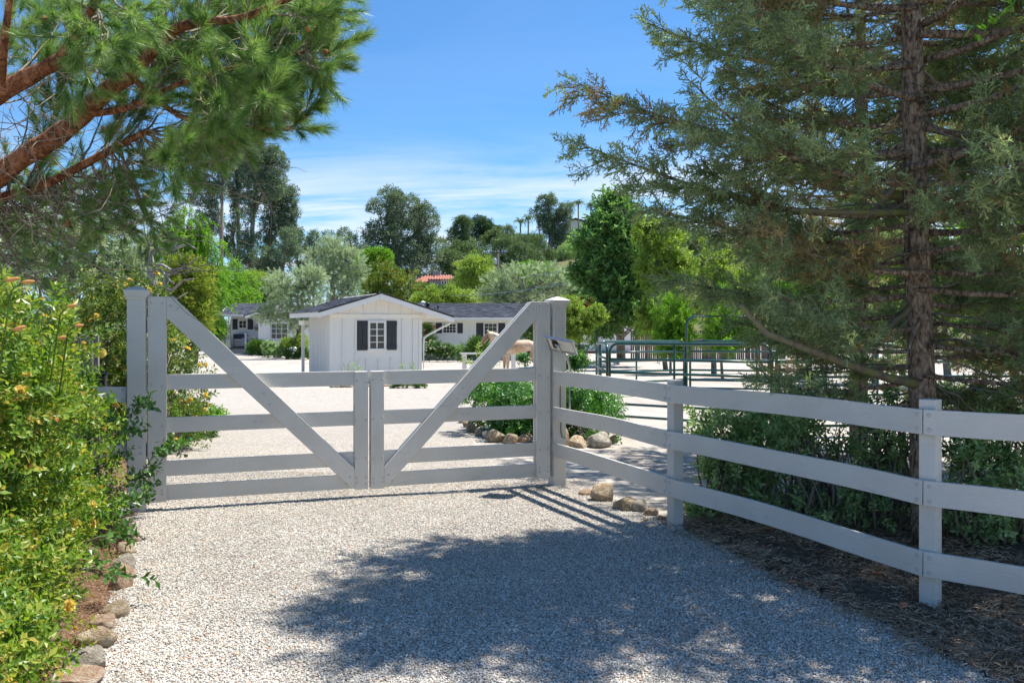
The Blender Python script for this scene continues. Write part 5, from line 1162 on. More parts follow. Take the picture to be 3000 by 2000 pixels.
# dead snag
sn = thing("dead_tree", "bare dead tree snag with broken top just right of the left gate post", "dead tree", hb(352, 860, 15.2))
inv = MW(sn).inverted(); q = lambda vx, vy, Y=15.2: inv @ V(vx, vy, Y)
MB().tube([(0, 0, -.1), q(360, 760), q(352, 690), q(352, 660), q(348, 620), q(342, 590), q(340, 576)], [.14, .12, .095, .09, .08, .072, .06], 9).build("trunk", BARK_SNAG, sn, smooth=True)
for pts, r_ in (([(342, 580), (365, 572), (395, 574), (430, 560), (450, 572)], .03), ([(349, 612), (372, 608), (392, 620), (410, 628)], .028), ([(350, 622), (370, 620), (385, 640), (400, 652)], .02), ([(354, 668), (375, 660), (385, 640), (378, 632), (400, 628)], .045),
                ([(375, 660), (395, 668), (420, 645), (445, 640)], .022), ([(395, 574), (405, 560), (425, 548)], .014), ([(392, 620), (420, 615), (440, 620)], .012), ([(354, 690), (400, 690), (430, 672)], .014), ([(400, 628), (430, 610), (455, 590)], .014)):
    MB().tube([q(a, b, 15.2 - .004 * (a - 350)) for a, b in pts], [r_ * (1.3 - i / len(pts)) for i in range(len(pts))], 6).build("dead_branch", BARK_SNAG, sn, smooth=True)

# grape-stake fences
gsf = thing("stake_fence", "weathered grey grape-stake fence behind the yellow rose bush", "fence", (X(180, 9.2), 9.2, gz(9.2)))
r = random.Random(4); x = X(90, 9.2)
stk = [MB().box((0, 0, 0.8), (w, .03, 1.6)).mesh("stake", STAKE) for w in (.05, .06, .07)]
while x < X(306, 9.2):
    o = link("stake", r.choice(stk), gsf, local=Matrix.Translation((x - X(180, 9.2), r.uniform(-.012, .012), r.uniform(-.06, .0) - 0.08)) @ Matrix.Rotation(r.uniform(-.02, .02), 4, 'Y')); x += r.uniform(.062, .078)
gsb = thing("stake_fence", "brown stake fence along the back of the corral, behind the conifer", "fence", (X(1850, 56), 56, gz(56)))
x = 0; stb = [MB().box((0, 0, 0.95), (w, .04, 1.9)).mesh("stake", STAKE_B) for w in (.09, .11, .13)]
while x < X(2300, 56) - X(1850, 56) and len(gsb.children) < 290: link("stake", r.choice(stb), gsb, local=Matrix.Translation((x, r.uniform(-.02, .02), r.uniform(-.1, .02)))); x += r.uniform(.11, .15)

# ------------------------------------------------------------------ planting beds
def bush(name, label, ells, sz, leaf, shape, dens, cat="bush", group=None, extra=None, stems=0, bark=BARK_TWIG, nclump=None, rs=.42, up=.5):
    """ells: world ellipsoids (x, y, z, rx, ry, rz)"""
    c = ells[0]; t = thing(name, label, cat, (c[0], c[1], gz(c[1])), 0, group)
    PP, DD = [], []
    for e in ells:
        p, d, cc = clump_points(e[:3], e[3:], dens, sz, nclump=nclump, rs=rs, up=up)
        m = p[:, 2] > gz(e[1]) + 0.03; PP.append(p[m]); DD.append(d[m])
    PP, DD = np.vstack(PP), np.vstack(DD)
    scatter("foliage", PP, DD, sz * rng.uniform(.7, 1.25, len(PP)), shape, leaf, t)
    for mt_, shp, n2, s2 in (extra or []):
        idx = rng.choice(len(PP), n2); nn = DD[idx] / np.linalg.norm(DD[idx], axis=1, keepdims=True)
        scatter("blossom", PP[idx] + nn * sz * 0.7, DD[idx], s2 * rng.uniform(.7, 1.3, n2), shp, mt_, t)
    if stems:
        mb = MB(); inv = MW(t).inverted()
        for i in range(stems):
            e = rnd.choice(ells); g = Vector((e[0] + rnd.uniform(-.5, .5) * e[3], e[1] + rnd.uniform(-.5, .5) * e[4], gz(e[1]))); p = Vector(e[:3]) + Vector((rnd.uniform(-.8, .8) * e[3], rnd.uniform(-.8, .8) * e[4], rnd.uniform(-.2, .8) * e[5]))
            limb(mb, inv @ g, inv @ p, rnd.uniform(.008, .018), .004, .2, 5, 6)
        o = mb.build("stem", bark, t, smooth=True); o["kind"] = "stuff"
    return t
def vb(name, label, lobes, Y, sz, leaf, shape, dens, **k):
    kk = S / F * Y; ells = []
    for l in lobes: c = V(l[0], l[1], Y + (l[4] if len(l) > 4 else 0)); ells.append((c.x, c.y, c.z, l[2] * kk, min(l[2], l[3]) * kk, l[3] * kk))
    return bush(name, label, ells, sz, leaf, shape, dens, **k)

SHAPES['shoot'] = lambda r: sh_broad(r, 6, 0.5, 0.27, 1.0)
vb("rose_bush", "white rose bush in the house bed nearest the shed", [(980, 808, 14, 16), (998, 806, 14, 16)], 50, .3, L_MID, 'broad', 2.0, extra=[(L_WHITE, 'flower', 60, .13)])
vb("rose_bush", "white rose bush in the middle of the house bed", [(1018, 806, 14, 15), (1032, 810, 10, 12)], 50, .3, L_MID, 'broad', 2.0, extra=[(L_WHITE, 'flower', 40, .13)])
vb("shrub", "grey-green lavender-like shrub before the house's charcoal shutter", [(1046, 810, 14, 13), (1062, 813, 12, 10), (1112, 812, 20, 9), (1140, 812, 20, 8), (1180, 813, 20, 9)], 51, .3, L_SHRUB, 'olive', 2.0)
vb("climbing_rose", "red climbing rose between the shed downspout and the house window", [(982, 752, 9, 14), (986, 775, 11, 14), (980, 795, 9, 12)], 53, .3, L_MID, 'broad', 2.0, extra=[(L_RED, 'flower', 26, .16)])
vb("strap_plant", "spiky strap-leaved plant in front of the palomino's head", [(1096, 805, 18, 12)], 49, .45, L_MID, 'strap', 1.0)
vb("shrub", "dark shrub at the end of the outbuilding wall", [(1328, 806, 9, 8)], 60, .4, L_DARK, 'broad', 1.2)
vb("strap_plant", "strap-leaved green plants beside the porch steps", [(588, 803, 14, 12), (606, 806, 16, 12)], 66, .4, L_MID, 'strap', 1.4)
vb("flower_bed_plants", "mixed green perennials in front of the gabled room", [(628, 810, 18, 11), (652, 814, 18, 9), (618, 800, 12, 10), (700, 816, 14, 9)], 60, .4, L_SHRUB, 'broad', 2.0, extra=[(L_WHITE, 'flower', 12, .15)])
vb("shrub", "yellow-green shrub behind the leaning olive trunk", [(664, 792, 15, 12), (690, 788, 16, 15)], 60, .35, L_YEL, 'broad', 2.0)
vb("shrub", "low green plants at the foot of the leaning olive trunk", [(672, 815, 14, 9), (696, 815, 14, 10)], 56, .35, L_MID, 'broad', 1.8)
lg = MB().tube([P(836, 1033, 57), P(850, 1028, 57), P(866, 1024, 57.3)], [.2, .22, .2], 8).build("log", WHITE_WALL, smooth=True); tag(lg, "short pale log lying at the foot of the leaning olive tree", "log")
vb("ground_cover", "low clipped plants in the stone-edged strip along the shed front", [(905, 884, 14, 5), (935, 885, 14, 5), (965, 884, 12, 6)], 24.5, .16, L_MID, 'broad', 1.6)
for i, (px, py, h, lbl) in enumerate(((1020, 1070, .5, "thin flowering stem left of the shed window"), (1048, 1066, .5, "thin blue-flowered stem under the shed window"), (1180, 1068, .6, "thin leafy stem under the right shed shutter"), (1210, 1075, .45, "small leafy stem at the shed's right corner"))):
    p = P(px, py, 24.9); t = thing("wall_flower", lbl, "flower", (p.x, p.y, gz(24.9)), 0, "thin stems along the shed front")
    b = p.z - gz(24.9); MB().tube([(0, 0, 0), (.03, 0, b * .6), (-.02, 0, b), (.06, 0, b + .15)], [.008, .006, .005, .003], 5).build("stem", BARK_TWIG, t)
    pp = np.array([(p.x + rnd.uniform(-.1, .1), p.y, gz(24.9) + b * rnd.uniform(.5, 1.1)) for _ in range(16)]); scatter("leaves", pp, rng.normal(size=(16, 3)) + (0, 0, .5), .14, 'rose', L_SHRUB, t)

# citrus hedge ringed with stones
bush("citrus_hedge", "glossy dark green citrus hedge ringed with stones behind the right gate leaf", [(-0.18, 13.1, .34, .62, .8, .38), (0.35, 12.9, .36, .7, .9, .40), (0.9, 12.6, .36, .62, .9, .40), (1.18, 12.2, .34, .36, .7, .38), (0.1, 12.5, .22, .6, .6, .26)],   .17, L_CITRUS, 'citrus', 5.0, cat="hedge", stems=16,
     extra=[(pm("orange_fruit", [(0.3, (0.6, 0.22, 0.02)), (0.7, (0.75, 0.34, 0.03))], 9, .4, .1), 'flower', 22, .05)])
vb("citrus_shoots", "upright leafy citrus shoots rising above the fence rail right of the post", [(1330, 828, 14, 9, -.3), (1312, 834, 10, 6, -.3)], 11.9, .13, L_CITRUS, 'citrus', 2.2, nclump=6)
sg = thing("sapling", "yellow-leaved sapling rising above the top gate rail", "sapling", (X(1398, 13.4), 13.4, gz(13.4))); inv = MW(sg).inverted()
sp_ = [(1395, 1018), (1402, 1030), (1392, 1038), (1408, 1046), (1398, 1052), (1386, 1060), (1375, 1066), (1412, 1068), (1432, 1066), (1440, 1070), (1365, 1070)]
MB().tube([(0, 0, 0), (.02, 0, .5), inv @ P(1400, 1050, 13.4), inv @ P(1396, 1022, 13.4)], [.012, .01, .006, .003], 5).build("stem", BARK_TWIG, sg)
scatter("leaves", [tuple(P(a, b, 13.4)) for a, b in sp_], rng.normal(size=(11, 3)) * .7 + (0, 0, .5), .17, 'citrus', L_YEL, sg)
vb("citrus_shoots", "small green shoots above the top rail below the horse's belly", [(1203, 828, 6, 5)], 12.6, .12, L_CITRUS, 'citrus', 1.4, nclump=4)

# ------------------------------------------------------------------ stones
import bmesh
def rock_mesh(seed, sub=3, rough=.16):
    bm = bmesh.new(); bmesh.ops.create_icosphere(bm, subdivisions=sub, radius=1.0); r = random.Random(seed); o = Vector((r.uniform(0, 90), r.uniform(0, 90), 0))
    cut = [(rv(r), r.uniform(.55, .85)) for _ in range(9)]
    for v in bm.verts:
        n = v.co.normalized(); k = 1 + .34 * noise.noise(n * 1.1 + o) + rough * .55 * noise.noise(n * 3 + o) + .035 * noise.noise(n * 8 + o)
        p = n * k
        for c, d in cut:
            h = p.dot(c)
            if h > d: p -= c * (h - d) * .92
        v.co = p
    me = bpy.data.meshes.new("rock"); bm.to_mesh(me); bm.free(); me.polygons.foreach_set("use_smooth", [True] * len(me.polygons)); return me
def rock(label, px, py, w, h, mi, group, cat="rock", sub=3, dy=0.0, rz=None, name="rock", ell=1.0):
    p = GP(px, py); k = p.y / F; rx, rz_ = w * k / 2, h * k * .62
    me = rock_mesh(int(px * 7 + py), sub); me.materials.append(ROCK[mi])
    o = link(name, me, None, local=Matrix.Translation((p.x, p.y + rx * .6 + dy, p.z + rz_ * .38)) @ Matrix.Rotation(rnd.uniform(-.5, .5) if rz is None else rz, 4, 'Z') @ Matrix.Diagonal((rx * 1.08, rx * .9 * ell, rz_, 1)))
    tag(o, label, cat, group); return o
gL = "stones edging the rose bed"
for lbl, px, py, w, h, mi, z in (
    ("smooth rosy stone at the very bottom, nearest the viewer, in the rose bed edge", 200, 2025, 150, 60, 2, .2), ("long pale grey angular stone second from the viewer in the rose bed edge", 235, 1978, 135, 85, 1, -.7), ("tan stone with a white top in the rose bed edge", 270, 1905, 120, 75, 0, -.6),
    ("rounded orange-tan stone beside the tan white-topped one", 290, 1850, 85, 60, 2, -.2), ("blunt grey-brown stone in the middle of the rose bed edge", 325, 1815, 75, 65, 0, .1), ("tall pinkish grey angular stone in the rose bed edge", 345, 1730, 75, 85, 2, .9), ("pale stone behind the tall pinkish one", 358, 1672, 62, 50, 1, .3),
    ("cream topped stone half under rose leaves", 362, 1625, 58, 40, 0, 0), ("small rosy stone next to the dry leaf litter", 378, 1590, 55, 34, 2, 0), ("dark round stone leaning on the left gate post", 360, 1515, 44, 50, 1, 0), ("small dark stone just below the left gate post", 372, 1535, 38, 22, 1, 0)):
    rock(lbl, px, py, w, h, mi, gL, rz=z)
gM = "stones along the drive beyond the left gate post"
for lbl, px, py, w, h, mi in (("pale peach stone beyond the left gate leaf, nearest of its row", 492, 1200, 36, 26, 2), ("pale stone second in the row beyond the left gate leaf", 502, 1178, 34, 22, 1), ("small peach stone farthest in the row beyond the left gate leaf", 510, 1162, 26, 16, 2), ("small stone beside the third gate rail", 488, 1222, 24, 18, 0)):
    rock(lbl, px, py, w, h, mi, gM, sub=2)
gC = "stones ringing the citrus hedge"
for lbl, px, py, w, h, mi in (("small shaded stone at the left tip of the hedge ring", 1353, 1240, 22, 26, 0), ("narrow upright tan stone second from the left in the hedge ring", 1366, 1252, 26, 32, 0), ("upright tan stone third from the left in the hedge ring", 1382, 1266, 34, 42, 0), ("wide flat-topped stone fourth from the left in the hedge ring", 1408, 1276, 42, 40, 1),
    ("mossy-looking greenish stone in the hedge ring", 1436, 1286, 44, 40, 1), ("large sunlit tan boulder in the hedge ring under the gate rail", 1455, 1296, 58, 48, 0), ("rounded tan boulder right of the large sunlit one", 1497, 1300, 50, 42, 0), ("pale pinkish stone beside the hinge stile", 1540, 1296, 52, 30, 2),
    ("brown stone just behind the right gate post", 1655, 1305, 34, 50, 0), ("squared tan stone right of the gate post", 1694, 1312, 62, 44, 0), ("large pale smooth boulder at the right end of the hedge ring", 1757, 1312, 84, 56, 1), ("small tan stone touching the large pale boulder", 1797, 1298, 30, 34, 0)):
    rock(lbl, px, py, w, h, mi, gC)
gF = "rocks in the dirt behind the board fence"
for lbl, px, py, w, h, mi, z in (("large pale tan boulder behind the bottom rail, nearest the gate post", 1772, 1470, 82, 70, 0, .3), ("wide knobbly tan boulder beside the largest one", 1842, 1498, 86, 52, 0, .2), ("pale white-topped boulder right of the knobbly one", 1880, 1500, 60, 44, 1, 0), ("small reddish stone left of the second fence post", 1908, 1512, 40, 30, 2, 0),
    ("flat rusty stone left of the largest boulder", 1716, 1452, 46, 22, 2, 0), ("tiny flat stone in the gravel before the fence", 1893, 1528, 20, 12, 2, 0), ("pair-like small tan stone beside the second post", 1940, 1525, 28, 14, 0, .4), ("small grey stone just right of the second fence post", 2016, 1540, 24, 14, 1, 0)):
    rock(lbl, px, py, w, h, mi, gF, rz=z)
far_r = [rock_mesh(500 + i, 2) for i in range(5)]
for i, me in enumerate(far_r): me.materials.append(ROCK[i % 3])
ORD = 'first second third fourth fifth sixth seventh eighth ninth tenth eleventh twelfth thirteenth fourteenth fifteenth sixteenth seventeenth eighteenth nineteenth twentieth'.split()
def far_row(pts, w, label, group, n=None):
    for i, (px, py) in enumerate(pts):
        p = GP(px, py); k = p.y / F * w * rnd.uniform(.8, 1.25) / 2
        o = link("edging_stone", rnd.choice(far_r), None, local=Matrix.Translation((p.x, p.y, p.z + k * .35)) @ Matrix.Rotation(rnd.uniform(0, 6), 4, 'Z') @ Matrix.Diagonal((k * 1.1, k * .9, k * .7, 1))); tag(o, label % ORD[i], "edging stone", group)
far_row([(1241 + i * 12.5 + rnd.uniform(-2, 2), 1055 + rnd.uniform(-1, 1)) for i in range(10)], 13, "%s tan edging stone from the left between shed downspout and hitching rail", "edging stones of the house flower bed, left run")
far_row([(1372 + i * 13 + rnd.uniform(-2, 2), 1054 + rnd.uniform(-1, 1)) for i in range(15)], 13, "%s tan edging stone from the left in the run behind the palomino", "edging stones of the house flower bed, right run")
far_row([(972 + i * 14 + rnd.uniform(-2, 2), 1135 - i * .3) for i in range(19)], 14, "%s small tan edging stone from the left along the shed front", "edging stones along the shed front")
far_row([(790 + i * 13, 1047 + i * .9 + rnd.uniform(-1, 1)) for i in range(9)], 11, "%s small pale edging stone from the left under the leaning olive", "edging stones of the bed under the leaning olive")

# ------------------------------------------------------------------ yellow roses on the left
bush("rose_bush", "large near bush of small glossy leaves and pale yellow roses filling the left side", [(-3.05, 4.35, .85, .85, .8, .80), (-3.1, 4.6, 1.25, .72, .7, .60), (-3.5, 5.3, .7, .8, .75, .85), (-2.85, 3.45, .5, .72, .7, .68), (-4.1, 6.3, .8, .9, .7, .75), (-3.0, 4.6, .4, .62, .8, .45), (-3.35, 5.6, .4, .62, .6, .5), (-2.5, 3.5, .26, .52, .6, .4), (-2.3, 2.9, .3, .5, .5, .4), (-2.6, 4.1, .3, .42, .5, .36), (-3.4, 4.5, 1.5, .6, .6, .42), (-2.78, 4.7, 1.22, .42, .5, .45), (-2.2, 3.25, .2, .40, .4, .3), (-2.25, 3.6, .25, .36, .4, .3), (-2.6, 4.4, .32, .34, .6, .34), (-2.95, 5.2, .38, .3, .6, .38), (-2.15, 2.8, .15, .45, .4, .3)],
     .15, L_ROSE, 'rose', 3.2, stems=22, extra=[(L_YROSE, 'flower', 190, .05)], nclump=22, rs=.34)
rc = thing("rose_shoots", "arching dark green rose shoots with broad leaves reaching over the left gate post", "rose shoots", (-3.3, 6.1, gz(6.1))); inv = MW(rc).inverted(); r = random.Random(3)
PP, DD, SC = [], [], []
for px, py, Yt in ((425, 1185, 6.5), (545, 1300, 6.3), (500, 1315, 6.3), (432, 1385, 6.3), (452, 1435, 6.2), (385, 1475, 6.0), (405, 1690, 4.7), (412, 1580, 5.3), (345, 1345, 6.3), (400, 1260, 6.4), (320, 1420, 6.1), (350, 1530, 5.6), (300, 1250, 6.2), (370, 1330, 6.2), (330, 1240, 6.3)):
    tip = P(px, py, Yt); b = Vector((min(tip.x - .25, -2.8) - r.uniform(0, .25), Yt + r.uniform(-.1, .2), max(.0, tip.z - r.uniform(.35, .6)))); pk = b.lerp(tip, .6) + Vector((0, 0, .10))
    pts = [b, b.lerp(pk, .5) + Vector((0, 0, .04)), pk, pk.lerp(tip, .55) + Vector((0, 0, .015)), tip]; MB().tube([inv @ q for q in pts], [.005, .0045, .004, .003, .002], 5).build("cane", BARK_TWIG, rc, smooth=True)
    for k in range(13): t = .3 + .7 * k / 12; i0 = min(int(t * 4), 3); q = pts[i0].lerp(pts[i0 + 1], t * 4 - i0); PP.append(q + rv(r) * .012); DD.append((tip - b).normalized() * .6 + rv(r) * .9 + Vector((0, 0, .2))); SC.append(r.uniform(.085, .14))
scatter("leaves", [tuple(p) for p in PP], [tuple(d) for d in DD], np.array(SC), 'shoot', L_ROSED, rc)
bush("rose_bush", "low dark rose foliage at the foot of the left gate post", [(-3.35, 6.3, .3, .3, .3, .3), (-3.1, 5.7, .2, .22, .4, .2)], .16, L_ROSED, 'rose', 1.2, stems=8, nclump=8)
bush("climbing_rose", "tall climbing rose with yellow flower clusters behind the left gate post", [(-5.05, 10.3, 1.25, .75, .6, .75), (-4.6, 10.6, 1.3, .6, .6, .85), (-5.6, 10.5, .9, .7, .6, .9), (-4.4, 11.0, .6, .45, .5, .6), (-4.85, 10.2, .5, .7, .5, .55)], .2, L_CLIMB, 'rose', 2.8, stems=40, extra=[(L_YROSE, 'flower', 150, .07)], nclump=18)
bush("climbing_rose", "yellow-flowered rose hedge along the drive beyond the left gate leaf", [(-5.8, 13.6, .85, .42, .9, .9), (-6.6, 15.4, .75, .5, 1.0, .85), (-5.4, 12.4, .5, .4, .6, .6)], .22, L_ROSE, 'rose', 2.4, stems=10, extra=[(L_YROSE, 'flower', 60, .07)])
bush("low_plant", "low green plant spilling onto the gravel beyond the left gate leaf", [(-4.75, 12.2, .22, .28, .5, .26), (-4.55, 12.6, .12, .2, .3, .16)], .2, L_PEP, 'broad', 2.2)
# orange buds on stalks at the top of the rose bush
BUD = pm("orange_bud", [(0.3, (0.42, 0.16, 0.05)), (0.7, (0.62, 0.32, 0.10))], 20, .5, .2, stretch=(1, 1, .3))
for px, py, Yb, L_, lbl, az_ in ((95, 815, 3.9, .062, "topmost orange lily bud above the yellow rose bush", .2), (140, 822, 3.95, .058, "orange lily bud just below the topmost one", .1), (330, 892, 4.6, .052, "single orange lily bud standing clear right of the roses", .25), (350, 950, 4.7, .048, "orange lily bud lowest on the right", .1), (115, 958, 3.8, .055, "orange lily bud at the bush's left edge", .3), (300, 985, 4.6, .048, "small orange lily bud below the single one", .2)):
    p = P(px - 60 if px < 150 else px - 120, py + 4, Yb - .35); t = thing("lily_bud", lbl, "flower bud", p, 0, "orange buds above the rose bush")
    d = Vector((1, .1, az_)).normalized(); MB().tube([d * -L_ * .5, d * -L_ * .3, d * L_ * .1, d * L_ * .4, d * L_ * .55], [.003, .007, .0095, .006, .001], 8).build("bud", BUD, t, smooth=True)
    MB().tube([d * -L_ * .5, d * -L_ * 1.1 + Vector((0, 0, -.03)), d * -L_ * 1.6 + Vector((-.02, 0, -.35))], [.005, .004, .004], 5).build("stalk", L_ROSE, t, smooth=True)

# ------------------------------------------------------------------ pine overhanging from the left
pine = thing("pine_tree", "long-needled pine with red-brown boughs overhanging the top left corner", "pine", (-6.3, 8.3, gz(8.3)))
inv = MW(pine).inverted(); W_ = lambda p: inv @ Vector(p)
fork = Vector((-5.9, 8.1, 1.9)); H1, H2, H3, H4 = V(300, 175, 7.4), V(135, 140, 7.1), V(255, 345, 7.9), V(420, 60, 7.0)
MB().tube([W_((-6.3, 8.3, -.1)), W_((-6.2, 8.3, .9)), W_(fork), W_((-5.9, 8.0, 3.4)), W_((-5.5, 7.9, 5.2))], [.2, .18, .16, .12, .06], 12).build("trunk", BARK_RED, pine, smooth=True)
def bough(pts, rr, name="bough", mat=BARK_RED, seg=12, kn=.12):
    P_ = [Vector(p) for p in pts]; out_, R_ = [], []
    n = len(P_) * 5
    for i in range(n + 1):      # Catmull-Rom
        t = i / n * (len(P_) - 1); k = min(int(t), len(P_) - 2); u = t - k
        a, b, c, d = P_[max(k - 1, 0)], P_[k], P_[k + 1], P_[min(k + 2, len(P_) - 1)]
        q_ = 0.5 * ((2 * b) + (c - a) * u + (2 * a - 5 * b + 4 * c - d) * u * u + (3 * b - a - 3 * c + d) * u ** 3)
        out_.append(W_(q_)); r0 = rr[0] + (rr[1] - rr[0]) * i / n; R_.append(r0 * (1 + kn * noise.noise(q_ * 6)))
    MB().tube(out_, R_, seg).build(name, mat, pine, smooth=True); return [inv.inverted() @ q for q in out_]
b1 = bough([fork, V(-120, 500, 7.9), V(20, 385, 7.7), V(120, 320, 7.6), V(190, 265, 7.5), V(250, 205, 7.4), H1], (.105, .07)); b2 = bough([fork + Vector((0, 0, .6)), V(-100, 290, 7.4), V(0, 215, 7.2), V(70, 175, 7.15), H2], (.095, .06))
b3 = bough([fork, V(-110, 500, 8.1), V(0, 455, 8.0), V(100, 425, 8.0), H3, V(340, 300, 7.8)], (.06, .028)); b4 = bough([H1, V(350, 120, 7.3), H4, V(560, 40, 6.8), V(700, -20, 6.7)], (.06, .02)); b5 = bough([V(190, 265, 7.5), V(300, 245, 7.4), V(420, 190, 7.3), V(560, 150, 7.2), V(700, 120, 7.1)], (.035, .012))
b6 = bough([H1, V(420, 270, 7.5), V(560, 290, 7.6), V(660, 300, 7.6)], (.03, .01)); b7 = bough([H2, V(200, 40, 6.9), V(260, -60, 6.7)], (.045, .02)); b8 = bough([V(0, 215, 7.2), V(10, 100, 6.9), V(30, -60, 6.6)], (.045, .02))
hubs = b1[6:] + b2[8:] + b3[8:] + b4 + b5 + b6 + b7 + b8
tips = [(845, 105, 7.2), (838, 38, 7.0), (828, 135, 7.3), (800, 185, 7.2), (806, 10, 7.1), (783, 245, 7.4), (768, 285, 7.4), (722, 348, 7.5), (690, 325, 7.6), (650, 335, 7.5), (830, -40, 6.9), (770, -60, 7), (600, 360, 7.8), (560, 372, 7.8), (500, 395, 7.9), (440, 400, 7.9), (745, 310, 7.5), (760, 160, 7.1), (815, 80, 7.3), (750, 60, 7)]
xb = [(-60, 835), (0, 825), (60, 825), (120, 815), (200, 775), (260, 745), (320, 700), (360, 600), (400, 470), (440, 300)]
r = random.Random(21)
for i in range(150):
    y = r.uniform(-70, 390); xm = np.interp(y, [a for a, b in xb], [b for a, b in xb]); x = xm * r.random() ** .62
    if y > 200 and x < 380 and r.random() < .65: continue
    tips.append((x, y, r.uniform(6.4, 8.9)))
for i in range(95): y = r.uniform(380, 570); tips.append((r.uniform(-20, 560 if y < 410 else 400), y, r.uniform(7.8, 9.2)))
for i in range(12): tips.append((r.uniform(-20, 260), r.uniform(560, 700), r.uniform(8.2, 9.4)))
tips = [(a - 55 * max(0, a - 470) / 375, b - 58 * min(1, max(0, (a - 400) / 100)) * min(1, max(0, (b - 120) / 120)), c) for a, b, c in tips]
mb = MB(); PP, DD, SC = [], [], []; cones = []
for k, (vx, vy, Y) in enumerate(tips):
    tip = V(vx, vy, Y); h = min(hubs, key=lambda q: (q - tip).length + 0.6 * max(0, q.x - tip.x + .1) * 3 + r.uniform(0, .25)); L = (tip - h).length
    low = vy > 390
    pts = [h.lerp(tip, t) + Vector((0, 0, (-.10 if not low else -.12) * L * math.sin(math.pi * t))) + rv(r) * .012 for t in fr(0, 1, 9)]
    mb.tube([W_(p) for p in pts], [0.012 - .010 * t for t in fr(0, 1, 9)] if L > .4 else .006, 5)
    ntw = max(4, int(min(L, 1.2) * (11 if not low else 9)))
    for j in range(ntw):
        t = 1 - (j / ntw) * min(.8, .75 / max(L, .3)); i0 = min(int(t * 9), 8); p0 = pts[i0].lerp(pts[i0 + 1], t * 9 - i0); main = (pts[i0 + 1] - pts[i0]).normalized()
        d = (main * .9 + rv(r) * .9).normalized() if j else main
        l = r.uniform(.12, .32) * (1 if j else .3); e = p0 + d * l + Vector((0, 0, .1 * l)); mb.tube([W_(p0), W_(p0.lerp(e, .5) + rv(r) * .01), W_(e)], [.004, .0035, .003], 4)
        nt_ = 3 if not low else (2 if vy < 560 else 1)
        for m_ in range(nt_):
            if low and r.random() < .3: continue
            f_ = 1 - m_ * .32; PP.append(p0.lerp(e, f_)); DD.append(d + rv(r) * .25 + Vector((0, 0, .15))); SC.append(r.uniform(.17, .27) * (1 if not low else .75))
        if r.random() < .05: cones.append((e, d))
o = mb.build("twig", BARK_TWIG, pine, smooth=True); o["kind"] = "stuff"
scatter("needles", np.array([tuple(p) for p in PP]), np.array([tuple(p) for p in DD]), np.array(SC), 'pine', L_PINE, pine)
mb = MB()
for i in range(330):            # bare dead twigs under the canopy
    vx, vy = r.uniform(-40, 600), r.uniform(140, 640); Y = r.uniform(7, 9)
    if vx > 420 and vy > 440: continue
    a = V(vx, vy, Y); d = (Vector((.7, 0, .1)) + rv(r) * .9).normalized(); l = r.uniform(.25, .9); b = a + d * l; c = a.lerp(b, .5) + rv(r) * l * .14
    mb.tube([W_(a), W_(a.lerp(c, .5) + rv(r) * .02), W_(c), W_(c.lerp(b, .6) + rv(r) * .03), W_(b)], [.0042, .0038, .003, .0023, .0014], 4)
    if r.random() < .6: e = c + (d + rv(r)).normalized() * l * .45; mb.tube([W_(c), W_(c.lerp(e, .5) + rv(r) * .02), W_(e)], [.003, .002, .001], 4)
o = mb.build("dead_twig", BARK_TWIG, pine, smooth=True); o["kind"] = "stuff"
CONE = pm("orange_brown_cone", [(0.3, (0.24, 0.09, 0.03)), (0.7, (0.5, 0.24, 0.08))], 60, .7, .8)
cm = MB().tube([(0, 0, 0), (0, 0, .012), (0, 0, .03), (0, 0, .045), (0, 0, .055)], [.008, .019, .021, .013, .003], 7).mesh("pine_cone", CONE, True)
for i in range(60):
    k = r.randrange(len(PP)); 
    o = link("pine_cone", cm, pine, world=Matrix.LocRotScale(PP[k] + Vector((0, -.06, 0)), rv(r).to_track_quat('Z', 'Y'), (1, 1, 1)))

